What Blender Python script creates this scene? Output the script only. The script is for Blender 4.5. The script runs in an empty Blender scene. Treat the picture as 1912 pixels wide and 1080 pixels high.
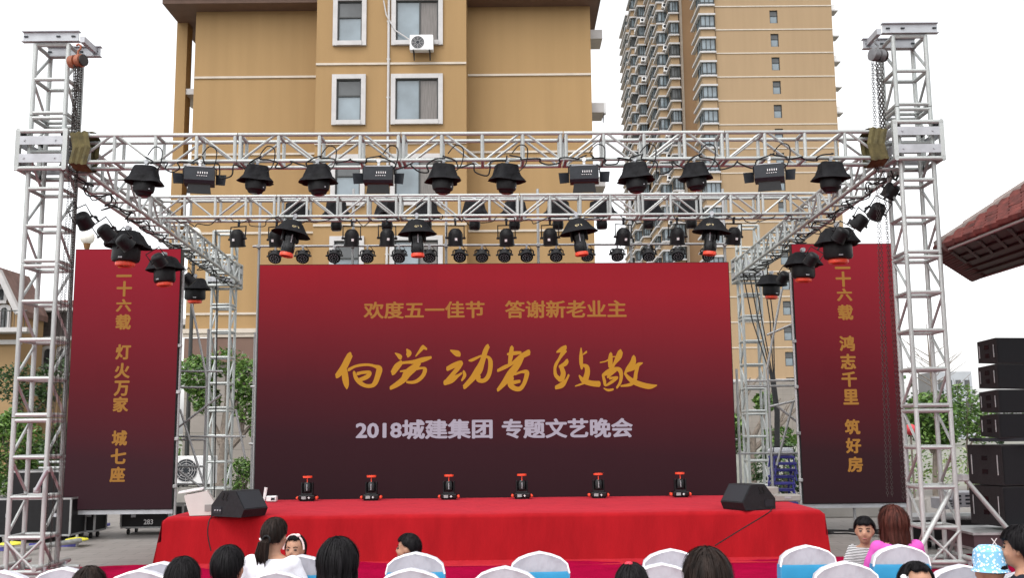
import bpy, math, random
from mathutils import Vector, Matrix, Euler
R = math.radians
V = Vector
rng = random.Random(7)
scn = bpy.context.scene
col = scn.collection

# ------------------------------------------------------------------ camera, sky, sun, exposure
FPX, PITCH, ROLL, CAMZ = 1900.0, R(7.9), .009, 1.8
fwd = V((0, math.cos(PITCH), math.sin(PITCH)))
up0 = V((0, -math.sin(PITCH), math.cos(PITCH)))
rt0 = V((1, 0, 0))
upv = up0 * math.cos(ROLL) + rt0 * math.sin(ROLL)
rtv = rt0 * math.cos(ROLL) - up0 * math.sin(ROLL)
cam = bpy.data.cameras.new('camera')
cam.sensor_width = 36
cam.lens = 36 * FPX / 1912
cam.clip_end = 3000
camo = bpy.data.objects.new('camera', cam)
col.objects.link(camo)
camo.matrix_world = Matrix(((rtv.x, upv.x, -fwd.x, 0), (rtv.y, upv.y, -fwd.y, 0), (rtv.z, upv.z, -fwd.z, CAMZ), (0, 0, 0, 1)))
scn.camera = camo
CP = V((0, 0, CAMZ))

SUN_EL, SUN_AZ = R(58), R(205)
world = bpy.data.worlds.new('World')
scn.world = world
world.use_nodes = True
wn, wl = world.node_tree.nodes, world.node_tree.links
bg = wn['Background']
sky = wn.new('ShaderNodeTexSky')
sky.sky_type = 'NISHITA'
sky.sun_disc = False
sky.sun_elevation = SUN_EL
sky.sun_rotation = SUN_AZ
sky.air_density = 1.0
sky.dust_density = 2.5
hs = wn.new('ShaderNodeHueSaturation')
hs.inputs['Saturation'].default_value = .08
hs.inputs['Value'].default_value = 1.75
wl.new(sky.outputs[0], hs.inputs['Color'])
wl.new(hs.outputs[0], bg.inputs[0])
bg.inputs[1].default_value = .15
sun = bpy.data.lights.new('sun', 'SUN')
sun.energy = .5
sun.angle = R(25)
sun.color = (1, .96, .9)
suno = bpy.data.objects.new('sun', sun)
col.objects.link(suno)
sd = V((math.sin(SUN_AZ) * math.cos(SUN_EL), math.cos(SUN_AZ) * math.cos(SUN_EL), math.sin(SUN_EL)))
suno.rotation_euler = sd.to_track_quat('Z', 'Y').to_euler()
suno.location = (0, -10, 40)
scn.view_settings.view_transform = 'Standard'
scn.view_settings.look = 'None'
scn.view_settings.exposure = .5
scn.view_settings.gamma = 1


# ------------------------------------------------------------------ pixel rays to points in the place
def ray(px, py):
    return fwd * FPX + rtv * (px - 956) - upv * (py - 540)


def at(px, py, Y, k=.02):            # on the upright plane y = Y + k x
    d = ray(px, py)
    return CP + d * (Y / (d.y - k * d.x))


def atz(px, py, Z):                  # on the level plane z = Z
    d = ray(px, py)
    return CP + d * ((Z - CAMZ) / d.z)


# ------------------------------------------------------------------ materials
def lin(c):
    return tuple(((x / 255) / 12.92 if x / 255 <= .04045 else ((x / 255 + .055) / 1.055) ** 2.4) for x in c)


def mat(name, rgb, rough=.6, metal=0, var=.12, scale=6, bump=0, bscale=60, spec=.5, stretch=None, sheen=0, orand=0, bdist=.01, stain=0, wrinkle=0):
    m = bpy.data.materials.new(name)
    m.use_nodes = True
    n, l = m.node_tree.nodes, m.node_tree.links
    p = n['Principled BSDF']
    p.inputs['Roughness'].default_value = rough
    p.inputs['Metallic'].default_value = metal
    p.inputs['Specular IOR Level'].default_value = spec
    if sheen:
        p.inputs['Sheen Weight'].default_value = sheen
        p.inputs['Sheen Roughness'].default_value = .5
        p.inputs['Sheen Tint'].default_value = (min(1, rgb[0] * 3), min(1, rgb[1] * 12), min(1, rgb[2] * 12), 1)
    tc = n.new('ShaderNodeTexCoord')
    src = tc.outputs['Object']
    if stretch:
        mp = n.new('ShaderNodeMapping')
        mp.inputs['Scale'].default_value = stretch
        l.new(src, mp.inputs[0])
        src = mp.outputs[0]
    nz = n.new('ShaderNodeTexNoise')
    nz.inputs['Scale'].default_value = scale
    nz.inputs['Detail'].default_value = 6
    l.new(src, nz.inputs['Vector'])
    rp = n.new('ShaderNodeValToRGB')
    rp.color_ramp.elements[0].position = .3
    rp.color_ramp.elements[1].position = .7
    rp.color_ramp.elements[0].color = (*[c * (1 - var) for c in rgb], 1)
    rp.color_ramp.elements[1].color = (*[min(1, c * (1 + var)) for c in rgb], 1)
    l.new(nz.outputs[0], rp.inputs[0])
    colr = rp.outputs[0]

    def mul(fac_socket, lo, hi):
        mr_ = n.new('ShaderNodeMapRange')
        mr_.inputs['To Min'].default_value, mr_.inputs['To Max'].default_value = lo, hi
        l.new(fac_socket, mr_.inputs[0])
        mx = n.new('ShaderNodeMix')
        mx.data_type, mx.blend_type = 'RGBA', 'MULTIPLY'
        mx.inputs[0].default_value = 1
        l.new(colr, mx.inputs[6])
        cc = n.new('ShaderNodeCombineColor')
        for i_ in range(3): l.new(mr_.outputs[0], cc.inputs[i_])
        l.new(cc.outputs[0], mx.inputs[7])
        return mx.outputs[2]
    if orand:
        oi = n.new('ShaderNodeObjectInfo')
        colr = mul(oi.outputs['Random'], 1 - orand, 1 + orand * .6)
    if stain:                                    # rain streaks and patches that belong to the surface
        mp2 = n.new('ShaderNodeMapping')
        mp2.inputs['Scale'].default_value = (1.6, 1.6, .09)
        l.new(tc.outputs['Object'], mp2.inputs[0])
        n3 = n.new('ShaderNodeTexNoise')
        n3.inputs['Scale'].default_value = 1.4
        n3.inputs['Detail'].default_value = 9
        l.new(mp2.outputs[0], n3.inputs['Vector'])
        colr = mul(n3.outputs[0], 1 + stain * .6, 1 - stain)
        n4 = n.new('ShaderNodeTexNoise')
        n4.inputs['Scale'].default_value = 35
        n4.inputs['Detail'].default_value = 3
        l.new(tc.outputs['Object'], n4.inputs['Vector'])
        colr = mul(n4.outputs[0], 1 + stain * .3, 1 - stain * .3)
    l.new(colr, p.inputs['Base Color'])
    if bump:
        b = n.new('ShaderNodeBump')
        b.inputs['Strength'].default_value = bump
        b.inputs['Distance'].default_value = bdist
        n2 = n.new('ShaderNodeTexNoise')
        n2.inputs['Scale'].default_value = bscale
        n2.inputs['Detail'].default_value = 4
        l.new(src, n2.inputs['Vector'])
        l.new(n2.outputs[0], b.inputs['Height'])
        l.new(b.outputs[0], p.inputs['Normal'])
    return m


def emis(name, rgb, s=1.0):
    m = bpy.data.materials.new(name)
    m.use_nodes = True
    p = m.node_tree.nodes['Principled BSDF']
    p.inputs['Base Color'].default_value = (*[c * .1 for c in rgb], 1)
    p.inputs['Roughness'].default_value = .6
    p.inputs['Specular IOR Level'].default_value = .1
    p.inputs['Emission Color'].default_value = (*rgb, 1)
    p.inputs['Emission Strength'].default_value = s
    return m


def brick(name, c1, c2, cm, scale, bw, bh, mortar=.01, rough=.6, axes='xy', off=.5, metal=0):
    m = mat(name, c1, rough, metal)
    n, l = m.node_tree.nodes, m.node_tree.links
    p = n['Principled BSDF']
    tc = n.new('ShaderNodeTexCoord')
    sx = n.new('ShaderNodeSeparateXYZ')
    cx = n.new('ShaderNodeCombineXYZ')
    l.new(tc.outputs['Object'], sx.inputs[0])
    l.new(sx.outputs['XYZ'.index(axes[0].upper())], cx.inputs[0])
    l.new(sx.outputs['XYZ'.index(axes[1].upper())], cx.inputs[1])
    b = n.new('ShaderNodeTexBrick')
    b.inputs['Color1'].default_value = (*c1, 1)
    b.inputs['Color2'].default_value = (*c2, 1)
    b.inputs['Mortar'].default_value = (*cm, 1)
    b.inputs['Scale'].default_value = scale
    b.inputs['Mortar Size'].default_value = mortar
    b.inputs['Brick Width'].default_value = bw
    b.inputs['Row Height'].default_value = bh
    b.offset = off
    l.new(cx.outputs[0], b.inputs[0])
    nz = n.new('ShaderNodeTexNoise')
    nz.inputs['Scale'].default_value = .9
    nz.inputs['Detail'].default_value = 8
    l.new(tc.outputs['Object'], nz.inputs['Vector'])
    rp = n.new('ShaderNodeValToRGB')
    rp.color_ramp.elements[0].color = (.75, .75, .75, 1)
    rp.color_ramp.elements[1].color = (1.12, 1.12, 1.12, 1)
    l.new(nz.outputs[0], rp.inputs[0])
    mx = n.new('ShaderNodeMix')
    mx.data_type = 'RGBA'
    mx.blend_type = 'MULTIPLY'
    mx.inputs[0].default_value = 1
    l.new(b.outputs[0], mx.inputs[6])
    l.new(rp.outputs[0], mx.inputs[7])
    l.new(mx.outputs[2], p.inputs['Base Color'])
    return m


def leafmat(name, cols):
    m = bpy.data.materials.new(name)
    m.use_nodes = True
    n, l = m.node_tree.nodes, m.node_tree.links
    p = n['Principled BSDF']
    g = n.new('ShaderNodeNewGeometry')
    rp = n.new('ShaderNodeValToRGB')
    e = rp.color_ramp.elements
    e[0].color = (*cols[0], 1)
    e[1].color = (*cols[-1], 1)
    for i, c in enumerate(cols[1:-1]):
        x = e.new((i + 1) / (len(cols) - 1))
        x.color = (*c, 1)
    l.new(g.outputs['Random Per Island'], rp.inputs[0])
    l.new(rp.outputs[0], p.inputs['Base Color'])
    p.inputs['Roughness'].default_value = .45
    tr = n.new('ShaderNodeBsdfTranslucent')
    l.new(rp.outputs[0], tr.inputs[0])
    ms = n.new('ShaderNodeMixShader')
    ms.inputs[0].default_value = .3
    l.new(p.outputs[0], ms.inputs[1])
    l.new(tr.outputs[0], ms.inputs[2])
    l.new(ms.outputs[0], n['Material Output'].inputs[0])
    return m


def stripes(name, c1, c2, freq, axis=2, wob=1.5):
    m = mat(name, c1, .9)
    n, l = m.node_tree.nodes, m.node_tree.links
    p = n['Principled BSDF']
    tc = n.new('ShaderNodeTexCoord')
    w = n.new('ShaderNodeTexWave')
    w.bands_direction = 'XYZ'[axis]
    w.inputs['Scale'].default_value = freq
    w.inputs['Distortion'].default_value = wob
    rp = n.new('ShaderNodeValToRGB')
    rp.color_ramp.interpolation = 'CONSTANT'
    rp.color_ramp.elements[0].color = (*c1, 1)
    rp.color_ramp.elements[1].position = .5
    rp.color_ramp.elements[1].color = (*c2, 1)
    l.new(tc.outputs['Object'], w.inputs[0])
    l.new(w.outputs[0], rp.inputs[0])
    l.new(rp.outputs[0], p.inputs['Base Color'])
    return m


def spots(name, c1, c2, scale, thr=.45):
    m = mat(name, c1, .9)
    n, l = m.node_tree.nodes, m.node_tree.links
    p = n['Principled BSDF']
    tc = n.new('ShaderNodeTexCoord')
    w = n.new('ShaderNodeTexVoronoi')
    w.inputs['Scale'].default_value = scale
    rp = n.new('ShaderNodeValToRGB')
    rp.color_ramp.interpolation = 'CONSTANT'
    rp.color_ramp.elements[0].color = (*c2, 1)
    rp.color_ramp.elements[1].position = thr
    rp.color_ramp.elements[1].color = (*c1, 1)
    l.new(tc.outputs['Object'], w.inputs[0])
    l.new(w.outputs[0], rp.inputs[0])
    l.new(rp.outputs[0], p.inputs['Base Color'])
    return m


ALU = mat('aluminium', (.385, .405, .395), .42, .30, .22, 14, .15, 40, orand=.16)
ALUD = mat('weathered aluminium', (.33, .335, .335), .45, .4, .3, 7, .2, 30, orand=.2)
STEEL = mat('galvanised pipe', (.36, .365, .365), .42, .5, .25, 12, orand=.2)
ZINC = mat('zinc plate', (.37, .38, .40), .5, .4, .12, 6)
CHAINM = mat('dark chain steel', (.035, .03, .028), .6, .2, .2, 6, 0, 60, .25)
BLACK = mat('black plastic', (.0055, .0055, .0065), .5, 0, .3, 20, .15, 60, .28)
BLACKG = mat('black gloss', (.006, .006, .007), .25, 0, .2, 20, 0, 60, .35)
FABB = mat('black rain cover', (.0055, .0055, .007), .7, 0, .45, 9, 1.0, 16, .18)
DGREY = mat('charcoal metal', (.018, .021, .026), .5, .1, .2, 12, .1, 60, .3)
CABLE = mat('cable rubber', (.009, .009, .01), .6, 0, .2, 6, 0, 60, .25)
ORANGE = mat('orange plastic', lin((232, 74, 45)), .4, 0, .1)
LENS = mat('glass lens', (.03, .035, .05), .06, 0, .2, 8)
WHITEP = mat('white plastic', (.72, .72, .72), .45, 0, .06, 6)
WHITEL = mat('white print', (.75, .75, .75), .6, 0, .03)
RED = mat('red stage cloth', (.30, .009, .013), .9, 0, .14, 3.5, .7, 5, .05, (1, 1, .3), sheen=.45, bdist=.035)
CRIM = mat('crimson carpet', (.26, .002, .03), .95, 0, .15, 3, .6, 9, .02, bdist=.03)
STUCCO = mat('ochre stucco', (.33, .212, .100), .9, 0, .05, .55, .3, 90, .2, (1, 1, .35), stain=.16)
STUCCO2 = mat('tan stucco', (.335, .236, .142), .9, 0, .05, .2, 0, 40, .2, (1, 1, .3), stain=.10)
STUCCO3 = mat('shaded tan stucco', (.31, .20, .115), .9, 0, .08, .3, 0, 40, .2, stain=.1)  # tan stucco darkened: shade of the recessed wing fronts put into the colour
PALE = mat('pale trim', (.46, .445, .44), .7, 0, .08, 3)
CREAM = mat('cream band', (.50, .44, .37), .8, 0, .07, 3)
BROWN = mat('brown eave paint', lin((104, 80, 68)), .7, 0, .1, 3)
GLASS = mat('window glass', (.17, .21, .235), .08, 0, .35, .7, 0, 40, .7)
GLASSD = mat('dark window glass', (.075, .08, .082), .1, 0, .3, 1.2, 0, 40, .5)
CURT = mat('drawn curtain behind glass', (.13, .115, .105), .25, 0, .25, 5, 0, 40, .5, (6, 6, .4))
FRAMEM = mat('bronze window frame', (.035, .037, .036), .45, .3, .1)
TILEW = brick('beige wall tile', (.225, .20, .175), (.245, .215, .19), (.15, .135, .115), 1, .9, .6, .012, .5, 'xz', 0)
PAVE = brick('pavement tile', (.205, .186, .172), (.232, .212, .196), (.15, .138, .128), 1, .6, .3, .012, .75, 'xy')
CHAIRC = mat('white chair cover', (.48, .475, .52), .8, 0, .06, 5, .9, 6, .2, (1, 1, .4), bdist=.04)
CHAIRE = mat('white seam', (.86, .86, .87), .8, 0, .03)
SASH = mat('sky blue satin', lin((46, 142, 186)), .4, 0, .08, 8)
SKIN = mat('skin', (.40, .215, .14), .55, 0, .14, 22, .15, 90, .3)
HAIR = mat('black hair', (.006, .005, .006), .55, 0, .7, 40, .8, 50, .13, (1, 1, .12))
HAIRB = mat('red brown hair', (.060, .017, .012), .55, 0, .7, 40, .8, 50, .13, (1, 1, .12))
HAIRD = mat('dark brown hair', (.016, .010, .008), .55, 0, .7, 40, .8, 50, .13, (1, 1, .12))
BARK = mat('bark', (.17, .14, .115), .9, 0, .3, 12, .8, 30)
LEAF = leafmat('leaves', [(.03, .07, .015), (.07, .15, .03), (.14, .25, .05), (.19, .30, .08)])
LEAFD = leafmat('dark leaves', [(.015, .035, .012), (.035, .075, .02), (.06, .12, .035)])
LEAFP = leafmat('blossom hedge leaves', [(.05, .10, .02), (.10, .19, .04), (.13, .23, .06), (.16, .27, .07), (.20, .27, .07), (.22, .29, .09), (.55, .58, .42)])
SLING = mat('olive sling', (.085, .07, .024), .85, 0, .4, 10, .4, 20)
HOISTM = mat('orange brown hoist', (.28, .09, .045), .5, .2, .25, 9)
HOISTG = mat('grey hoist', (.16, .16, .165), .45, .4, .25, 9)
BLUEP = mat('purple blue paint', lin((62, 60, 138)), .5, 0, .2, 8)
YELL = mat('yellow paint', lin((206, 200, 62)), .5, 0, .12, 8)
ROOFT = mat('red roof tile', lin((98, 45, 39)), .8, 0, .5, 5, .5, 20)
SOFFIT = mat('dark brown timber', (.030, .017, .013), .7, 0, .3, 6)
MANS = brick('brown slate', (.085, .07, .066), (.065, .054, .05), (.04, .033, .03), 1, .4, .2, .01, .7, 'xz')
LAMPG = mat('opal globe', (.82, .80, .72), .25, 0, .02)
STONE = mat('pale concrete', (.27, .255, .235), .85, 0, .12, 3)
TOWERW = mat('hazy distant wall', (.42, .44, .47), .9, 0, .06, 1)


# ------------------------------------------------------------------ mesh builder
ORG, KIDS = {}, {}


def org(p):
    return ORG.get(p.name, V((0, 0, 0))) if p else V((0, 0, 0))


class MB:
    def __init__(s):
        s.v, s.f = [], []

    def add(s, vs, fs, M=None):
        b = len(s.v)
        s.v += [tuple(M @ V(v)) if M else tuple(v) for v in vs]
        s.f += [tuple(i + b for i in f) for f in fs]
        return s

    def box(s, c, d, M=None, bev=0):
        x, y, z = d[0] / 2, d[1] / 2, d[2] / 2
        c = V(c)
        if bev:
            b = min(bev, x * .9, y * .9, z * .9)
            vs, fs = [], []
            for sx in (-1, 1):
                for sy in (-1, 1):
                    for sz in (-1, 1):
                        vs += [c + V((sx * x, sy * (y - b), sz * (z - b))), c + V((sx * (x - b), sy * y, sz * (z - b))), c + V((sx * (x - b), sy * (y - b), sz * z))]
            def I(sx, sy, sz, k): return ((sx > 0) * 4 + (sy > 0) * 2 + (sz > 0)) * 3 + k
            for sg in (-1, 1):
                fs.append([I(sg, -1, -1, 0), I(sg, 1, -1, 0), I(sg, 1, 1, 0), I(sg, -1, 1, 0)][::sg])
                fs.append([I(-1, sg, -1, 1), I(-1, sg, 1, 1), I(1, sg, 1, 1), I(1, sg, -1, 1)][::sg])
                fs.append([I(-1, -1, sg, 2), I(1, -1, sg, 2), I(1, 1, sg, 2), I(-1, 1, sg, 2)][::sg])
            for a in (-1, 1):
                for b2 in (-1, 1):
                    fs.append([I(a, b2, -1, 0), I(a, b2, -1, 1), I(a, b2, 1, 1), I(a, b2, 1, 0)][::-a * b2])
                    fs.append([I(a, -1, b2, 0), I(a, 1, b2, 0), I(a, 1, b2, 2), I(a, -1, b2, 2)][::-a * b2 * -1 if 0 else (1 if a * b2 < 0 else -1)])
                    fs.append([I(-1, a, b2, 1), I(1, a, b2, 1), I(1, a, b2, 2), I(-1, a, b2, 2)][::(1 if a * b2 > 0 else -1)])
            for sx in (-1, 1):
                for sy in (-1, 1):
                    for sz in (-1, 1):
                        fs.append([I(sx, sy, sz, 0), I(sx, sy, sz, 1), I(sx, sy, sz, 2)][::sx * sy * sz])
            return s.add(vs, fs, M)
        vs = [c + V((a * x, b * y, e * z)) for a in (-1, 1) for b in (-1, 1) for e in (-1, 1)]
        return s.add(vs, [(0, 1, 3, 2), (4, 6, 7, 5), (0, 4, 5, 1), (2, 3, 7, 6), (0, 2, 6, 4), (1, 5, 7, 3)], M)

    def tube(s, pts, r, n=8, closed=False, M=None, caps=True):
        pts = [V(p) for p in pts]
        N = len(pts)
        rs = r if isinstance(r, (list, tuple)) else [r] * N
        vs, fs = [], []
        ref = None
        for i, p in enumerate(pts):
            if closed:
                d = pts[(i + 1) % N] - pts[i - 1]
            else:
                d = pts[min(i + 1, N - 1)] - pts[max(i - 1, 0)]
            if d.length < 1e-9:
                d = V((0, 0, 1))
            d.normalize()
            if ref is None:
                ref = d.orthogonal().normalized()
            ref = (ref - d * ref.dot(d))
            if ref.length < 1e-6:
                ref = d.orthogonal()
            ref.normalize()
            b = d.cross(ref)
            for k in range(n):
                a = 2 * math.pi * k / n
                vs.append(p + (ref * math.cos(a) + b * math.sin(a)) * rs[i])
        for i in range(N if closed else N - 1):
            j = (i + 1) % N
            for k in range(n):
                k2 = (k + 1) % n
                fs.append((i * n + k, i * n + k2, j * n + k2, j * n + k))
        if not closed and caps:
            fs.append(tuple(range(n))[::-1])
            fs.append(tuple((N - 1) * n + k for k in range(n)))
        return s.add(vs, fs, M)

    def lathe(s, prof, n=20, M=None, wob=None, cap=True):
        vs, fs = [], []
        for i, (r, z) in enumerate(prof):
            for k in range(n):
                a = 2 * math.pi * k / n
                rr = r * (wob(i, a) if wob else 1)
                vs.append((rr * math.cos(a), rr * math.sin(a), z))
        for i in range(len(prof) - 1):
            for k in range(n):
                k2 = (k + 1) % n
                fs.append((i * n + k, i * n + k2, (i + 1) * n + k2, (i + 1) * n + k))
        if cap:
            fs.append(tuple(range(n))[::-1])
            fs.append(tuple((len(prof) - 1) * n + k for k in range(n)))
        return s.add(vs, fs, M)

    def prism(s, poly, y0, y1, M=None):       # polygon in x,z pushed along y
        n = len(poly)
        vs = [(x, y0, z) for x, z in poly] + [(x, y1, z) for x, z in poly]
        fs = [tuple(range(n)), tuple(range(2 * n - 1, n - 1, -1))]
        for i in range(n):
            j = (i + 1) % n
            fs.append((i, i + n, j + n, j))
        return s.add(vs, fs, M)

    def ell(s, c, d, nu=12, nv=8, M=None):
        prof = [(max(1e-4, math.sin(math.pi * i / nv)), -math.cos(math.pi * i / nv)) for i in range(nv + 1)]
        T = Matrix.Translation(c) @ Matrix.Diagonal((d[0], d[1], d[2], 1))
        return s.lathe(prof, nu, (M @ T) if M else T)

    def loft(s, rings, n=16, M=None):         # rings: (centre, rx, ry)
        vs, fs = [], []
        for c, rx, ry in rings:
            for k in range(n):
                a = 2 * math.pi * k / n
                vs.append((c[0] + rx * math.cos(a), c[1] + ry * math.sin(a), c[2]))
        for i in range(len(rings) - 1):
            for k in range(n):
                k2 = (k + 1) % n
                fs.append((i * n + k, i * n + k2, (i + 1) * n + k2, (i + 1) * n + k))
        fs.append(tuple(range(n))[::-1])
        fs.append(tuple((len(rings) - 1) * n + k for k in range(n)))
        return s.add(vs, fs, M)

    def mesh(s, name, m, smooth=True, o=V((0, 0, 0))):
        me = bpy.data.meshes.new(name)
        me.from_pydata([(v[0] - o.x, v[1] - o.y, v[2] - o.z) for v in s.v], [], s.f)
        me.validate()
        me.update()
        if m:
            me.materials.append(m)
        if smooth:
            me.shade_smooth()
            me.set_sharp_from_angle(angle=R(38))
        return me

    def build(s, name, m, parent=None, smooth=True, base=None):
        o = org(parent) if base is None else base
        ob = bpy.data.objects.new(name, s.mesh(name, m, smooth, o))
        col.objects.link(ob)
        if parent:
            ob.parent = parent
            KIDS.setdefault(parent.name, []).append(ob)
            ORG[ob.name] = org(parent)
        elif base is not None:
            ob.location = base
            ORG[ob.name] = V(base)
        return ob


def tag(o, label, cat, group=None, kind=None):
    if label: o['label'] = label
    if cat: o['category'] = cat
    if group: o['group'] = group
    if kind: o['kind'] = kind
    return o


def thing(name, label, cat, loc=(0, 0, 0), group=None):
    o = bpy.data.objects.new(name, None)
    col.objects.link(o)
    o.empty_display_size = .1
    o.location = loc
    ORG[o.name] = V(loc)
    return tag(o, label, cat, group)


def struct(o):
    o['kind'] = 'structure'
    return o


def copy_tree(o, parent=None):
    c = o.copy()
    col.objects.link(c)
    if parent:
        c.parent = parent
        KIDS.setdefault(parent.name, []).append(c)
    for ch in list(KIDS.get(o.name, [])):
        copy_tree(ch, c)
    return c


UNIT = {}


def bar(parent, name, p0, p1, r, m, n=10, sq=False):
    key = (m.name, n, sq)
    if key not in UNIT:
        b = MB()
        if sq:
            b.box((0, 0, .5), (2, 2, 1))
        else:
            b.lathe([(1, 0), (1, 1)], n)
        UNIT[key] = b.mesh('bar', m)
    o = bpy.data.objects.new(name, UNIT[key])
    col.objects.link(o)
    a, c = V(p0) - org(parent), V(p1) - org(parent)
    d = c - a
    if abs(d.x) < 1e-6 and abs(d.y) < 1e-6:
        q = Matrix.Identity(4) if d.z > 0 else Matrix.Rotation(math.pi, 4, 'X')
    else:
        z = d.normalized()
        x = z.cross(V((0, 0, 1))).normalized()
        y = z.cross(x)
        q = Matrix((x, y, z)).transposed().to_4x4()
    o.parent = parent
    o.matrix_local = Matrix.Translation(a) @ q @ Matrix.Diagonal((r, r, d.length, 1))
    KIDS.setdefault(parent.name, []).append(o)
    return o


ORD = ['first', 'second', 'third', 'fourth', 'fifth', 'sixth', 'seventh', 'eighth', 'ninth', 'tenth', 'eleventh', 'twelfth', 'thirteenth', 'fourteenth', 'fifteenth', 'sixteenth', 'seventeenth', 'eighteenth', 'nineteenth', 'twentieth']


def nth(i, n):
    if i == 0: return 'leftmost'
    if i == n - 1: return 'rightmost'
    return ORD[i] + ' from the left'


# ------------------------------------------------------------------ lettering
GL = {}


def glyphs(s, off):
    if (s, off) not in GL:
        c = bpy.data.curves.new('lettering', 'FONT')
        c.body = s
        c.offset = off
        c.resolution_u = 3
        o = bpy.data.objects.new('lettering', c)
        col.objects.link(o)
        dg = bpy.context.evaluated_depsgraph_get()
        dg.update()
        me = bpy.data.meshes.new_from_object(o.evaluated_get(dg))
        GL[(s, off)] = ([tuple(v.co) for v in me.vertices], [tuple(p.vertices) for p in me.polygons])
        bpy.data.objects.remove(o)
        bpy.data.curves.remove(c)
        bpy.data.meshes.remove(me)
    return GL[(s, off)]


def letter(parent, s, o, u, v, w, h, m, off=.02, push=None, name='lettering'):
    """text s filling the rectangle with lower left corner o, unit axes u, v and size w x h"""
    vs0, fs0 = glyphs(s, 0)
    vs, fs = [], []
    for q, (ax, ay) in enumerate(((0, 0), (1, 0), (-1, 0), (0, 1), (0, -1), (.7, .7), (-.7, .7), (.7, -.7), (-.7, -.7)) if off else ((0, 0),)):
        n0 = len(vs)
        vs += [(p[0] + ax * off * 1.2, p[1] + ay * off, q) for p in vs0]
        fs += [tuple(i + n0 for i in f) for f in fs0]
    x0, x1 = min(p[0] for p in vs), max(p[0] for p in vs)
    y0, y1 = min(p[1] for p in vs), max(p[1] for p in vs)
    b = MB()
    push = push or V((0, 0, 0))
    nn = u.cross(v)
    b.add([V(o) + u * ((p[0] - x0) / (x1 - x0) * w) + v * ((p[1] - y0) / (y1 - y0) * h) + push + nn * (.0004 * p[2]) for p in vs], fs)
    return b.build(name, m, parent, smooth=False)


def letter_px(parent, s, x0, y0, x1, y1, Y, m, off=.02, fwd_off=.012):
    a, b, c = at(x0, y1, Y), at(x1, y1, Y), at(x0, y0, Y)
    u = (b - a); u.z = 0
    w = u.length
    u.normalize()
    return letter(parent, s, a, u, V((0, 0, 1)), w, c.z - a.z, m, off, V((0, -fwd_off, 0)))


# ================================================================== GROUND
g = MB()
g.add([(-900, -60, 0), (900, -60, 0), (900, 1500, 0), (-900, 1500, 0)], [(0, 1, 2, 3)])
struct(g.build('ground', mat('far ground', (.20, .20, .17), .9, 0, .2, .1)))
g = MB()
g.add([(-26, -20, .004), (26, -20, .004), (26, 31, .004), (-26, 31, .004)], [(0, 1, 2, 3)])
struct(g.build('pavement', PAVE))

# ================================================================== MAIN BUILDING
YC, YW, K0 = 34.5, 35.75, .0


def P(px, py, Y): return at(px, py, Y, K0)


def wall_window(parent, x0, x1, z0, z1, y, split, kinds, name='window'):
    """pale surround (one part) with bronze frame, panes as sub-parts; y = wall face"""
    t = .16
    b = MB()
    for c, d in (((x0 - 0 + t / 2, z1 / 2 + z0 / 2), (t, z1 - z0)), ((x1 - t / 2, z1 / 2 + z0 / 2), (t, z1 - z0))):
        b.box((c[0], y - .03, c[1]), (d[0], .14, d[1]))
    b.box(((x0 + x1) / 2, y - .03, z1 - t / 2), (x1 - x0 - 2 * t - .002, .14, t))
    b.box(((x0 + x1) / 2, y - .05, z0 + t / 2), (x1 - x0 - 2 * t - .002, .18, t))
    w = b.build(name, PALE, parent)
    ix0, ix1, iz0, iz1 = x0 + t, x1 - t, z0 + t, z1 - t
    f = MB()
    e = .05
    yy = y + .035
    f.box((ix0 + e / 2, yy, (iz0 + iz1) / 2), (e, .06, iz1 - iz0))
    f.box((ix1 - e / 2, yy, (iz0 + iz1) / 2), (e, .06, iz1 - iz0))
    f.box(((ix0 + ix1) / 2, yy, iz0 + e / 2), (ix1 - ix0 - 2 * e, .06, e))
    f.box(((ix0 + ix1) / 2, yy, iz1 - e / 2), (ix1 - ix0 - 2 * e, .06, e))
    if split[0] == 'v':
        sx = ix0 + (ix1 - ix0) * split[1]
        f.box((sx, yy - .004, (iz0 + iz1) / 2), (e, .06, iz1 - iz0 - 2 * e))
        rects = [(ix0 + e, sx - e / 2, iz0 + e, iz1 - e), (sx + e / 2, ix1 - e, iz0 + e, iz1 - e)]
    else:
        sz = iz1 - (iz1 - iz0) * split[1]
        f.box(((ix0 + ix1) / 2, yy - .004, sz), (ix1 - ix0 - 2 * e, .06, e))
        rects = [(ix0 + e, ix1 - e, sz + e / 2, iz1 - e), (ix0 + e, ix1 - e, iz0 + e, sz - e / 2)]
    f.build('frame', FRAMEM, w)
    for (a, b2, c, d), k in zip(rects, kinds):
        q = MB()
        q.box(((a + b2) / 2, yy + .02, (c + d) / 2), (b2 - a, .012, d - c))
        q.build('pane', k, w)
    return w


zl = P(729, 119, YC).z
ST = 2.9
xc0, xc1 = P(588, 240, YC).x, P(871, 240, YC).x
xw0, xw1 = P(359, 240, YW).x, P(1106, 240, YW).x
zled = P(400, 615, YW).z
bld = thing('apartment_building', 'ochre stucco apartment building straight behind the stage with pale window surrounds', 'building', (0, YW, 0))
WL = [(620, 683), (730, 827)]
wxs = [(P(a, 190, YC).x, P(b, 190, YC).x) for a, b in WL]
wz1, wz0 = P(652, 140, YC).z, P(652, 234, YC).z
DEPTH = 12
top = P(450, 2, YW).z


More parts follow.
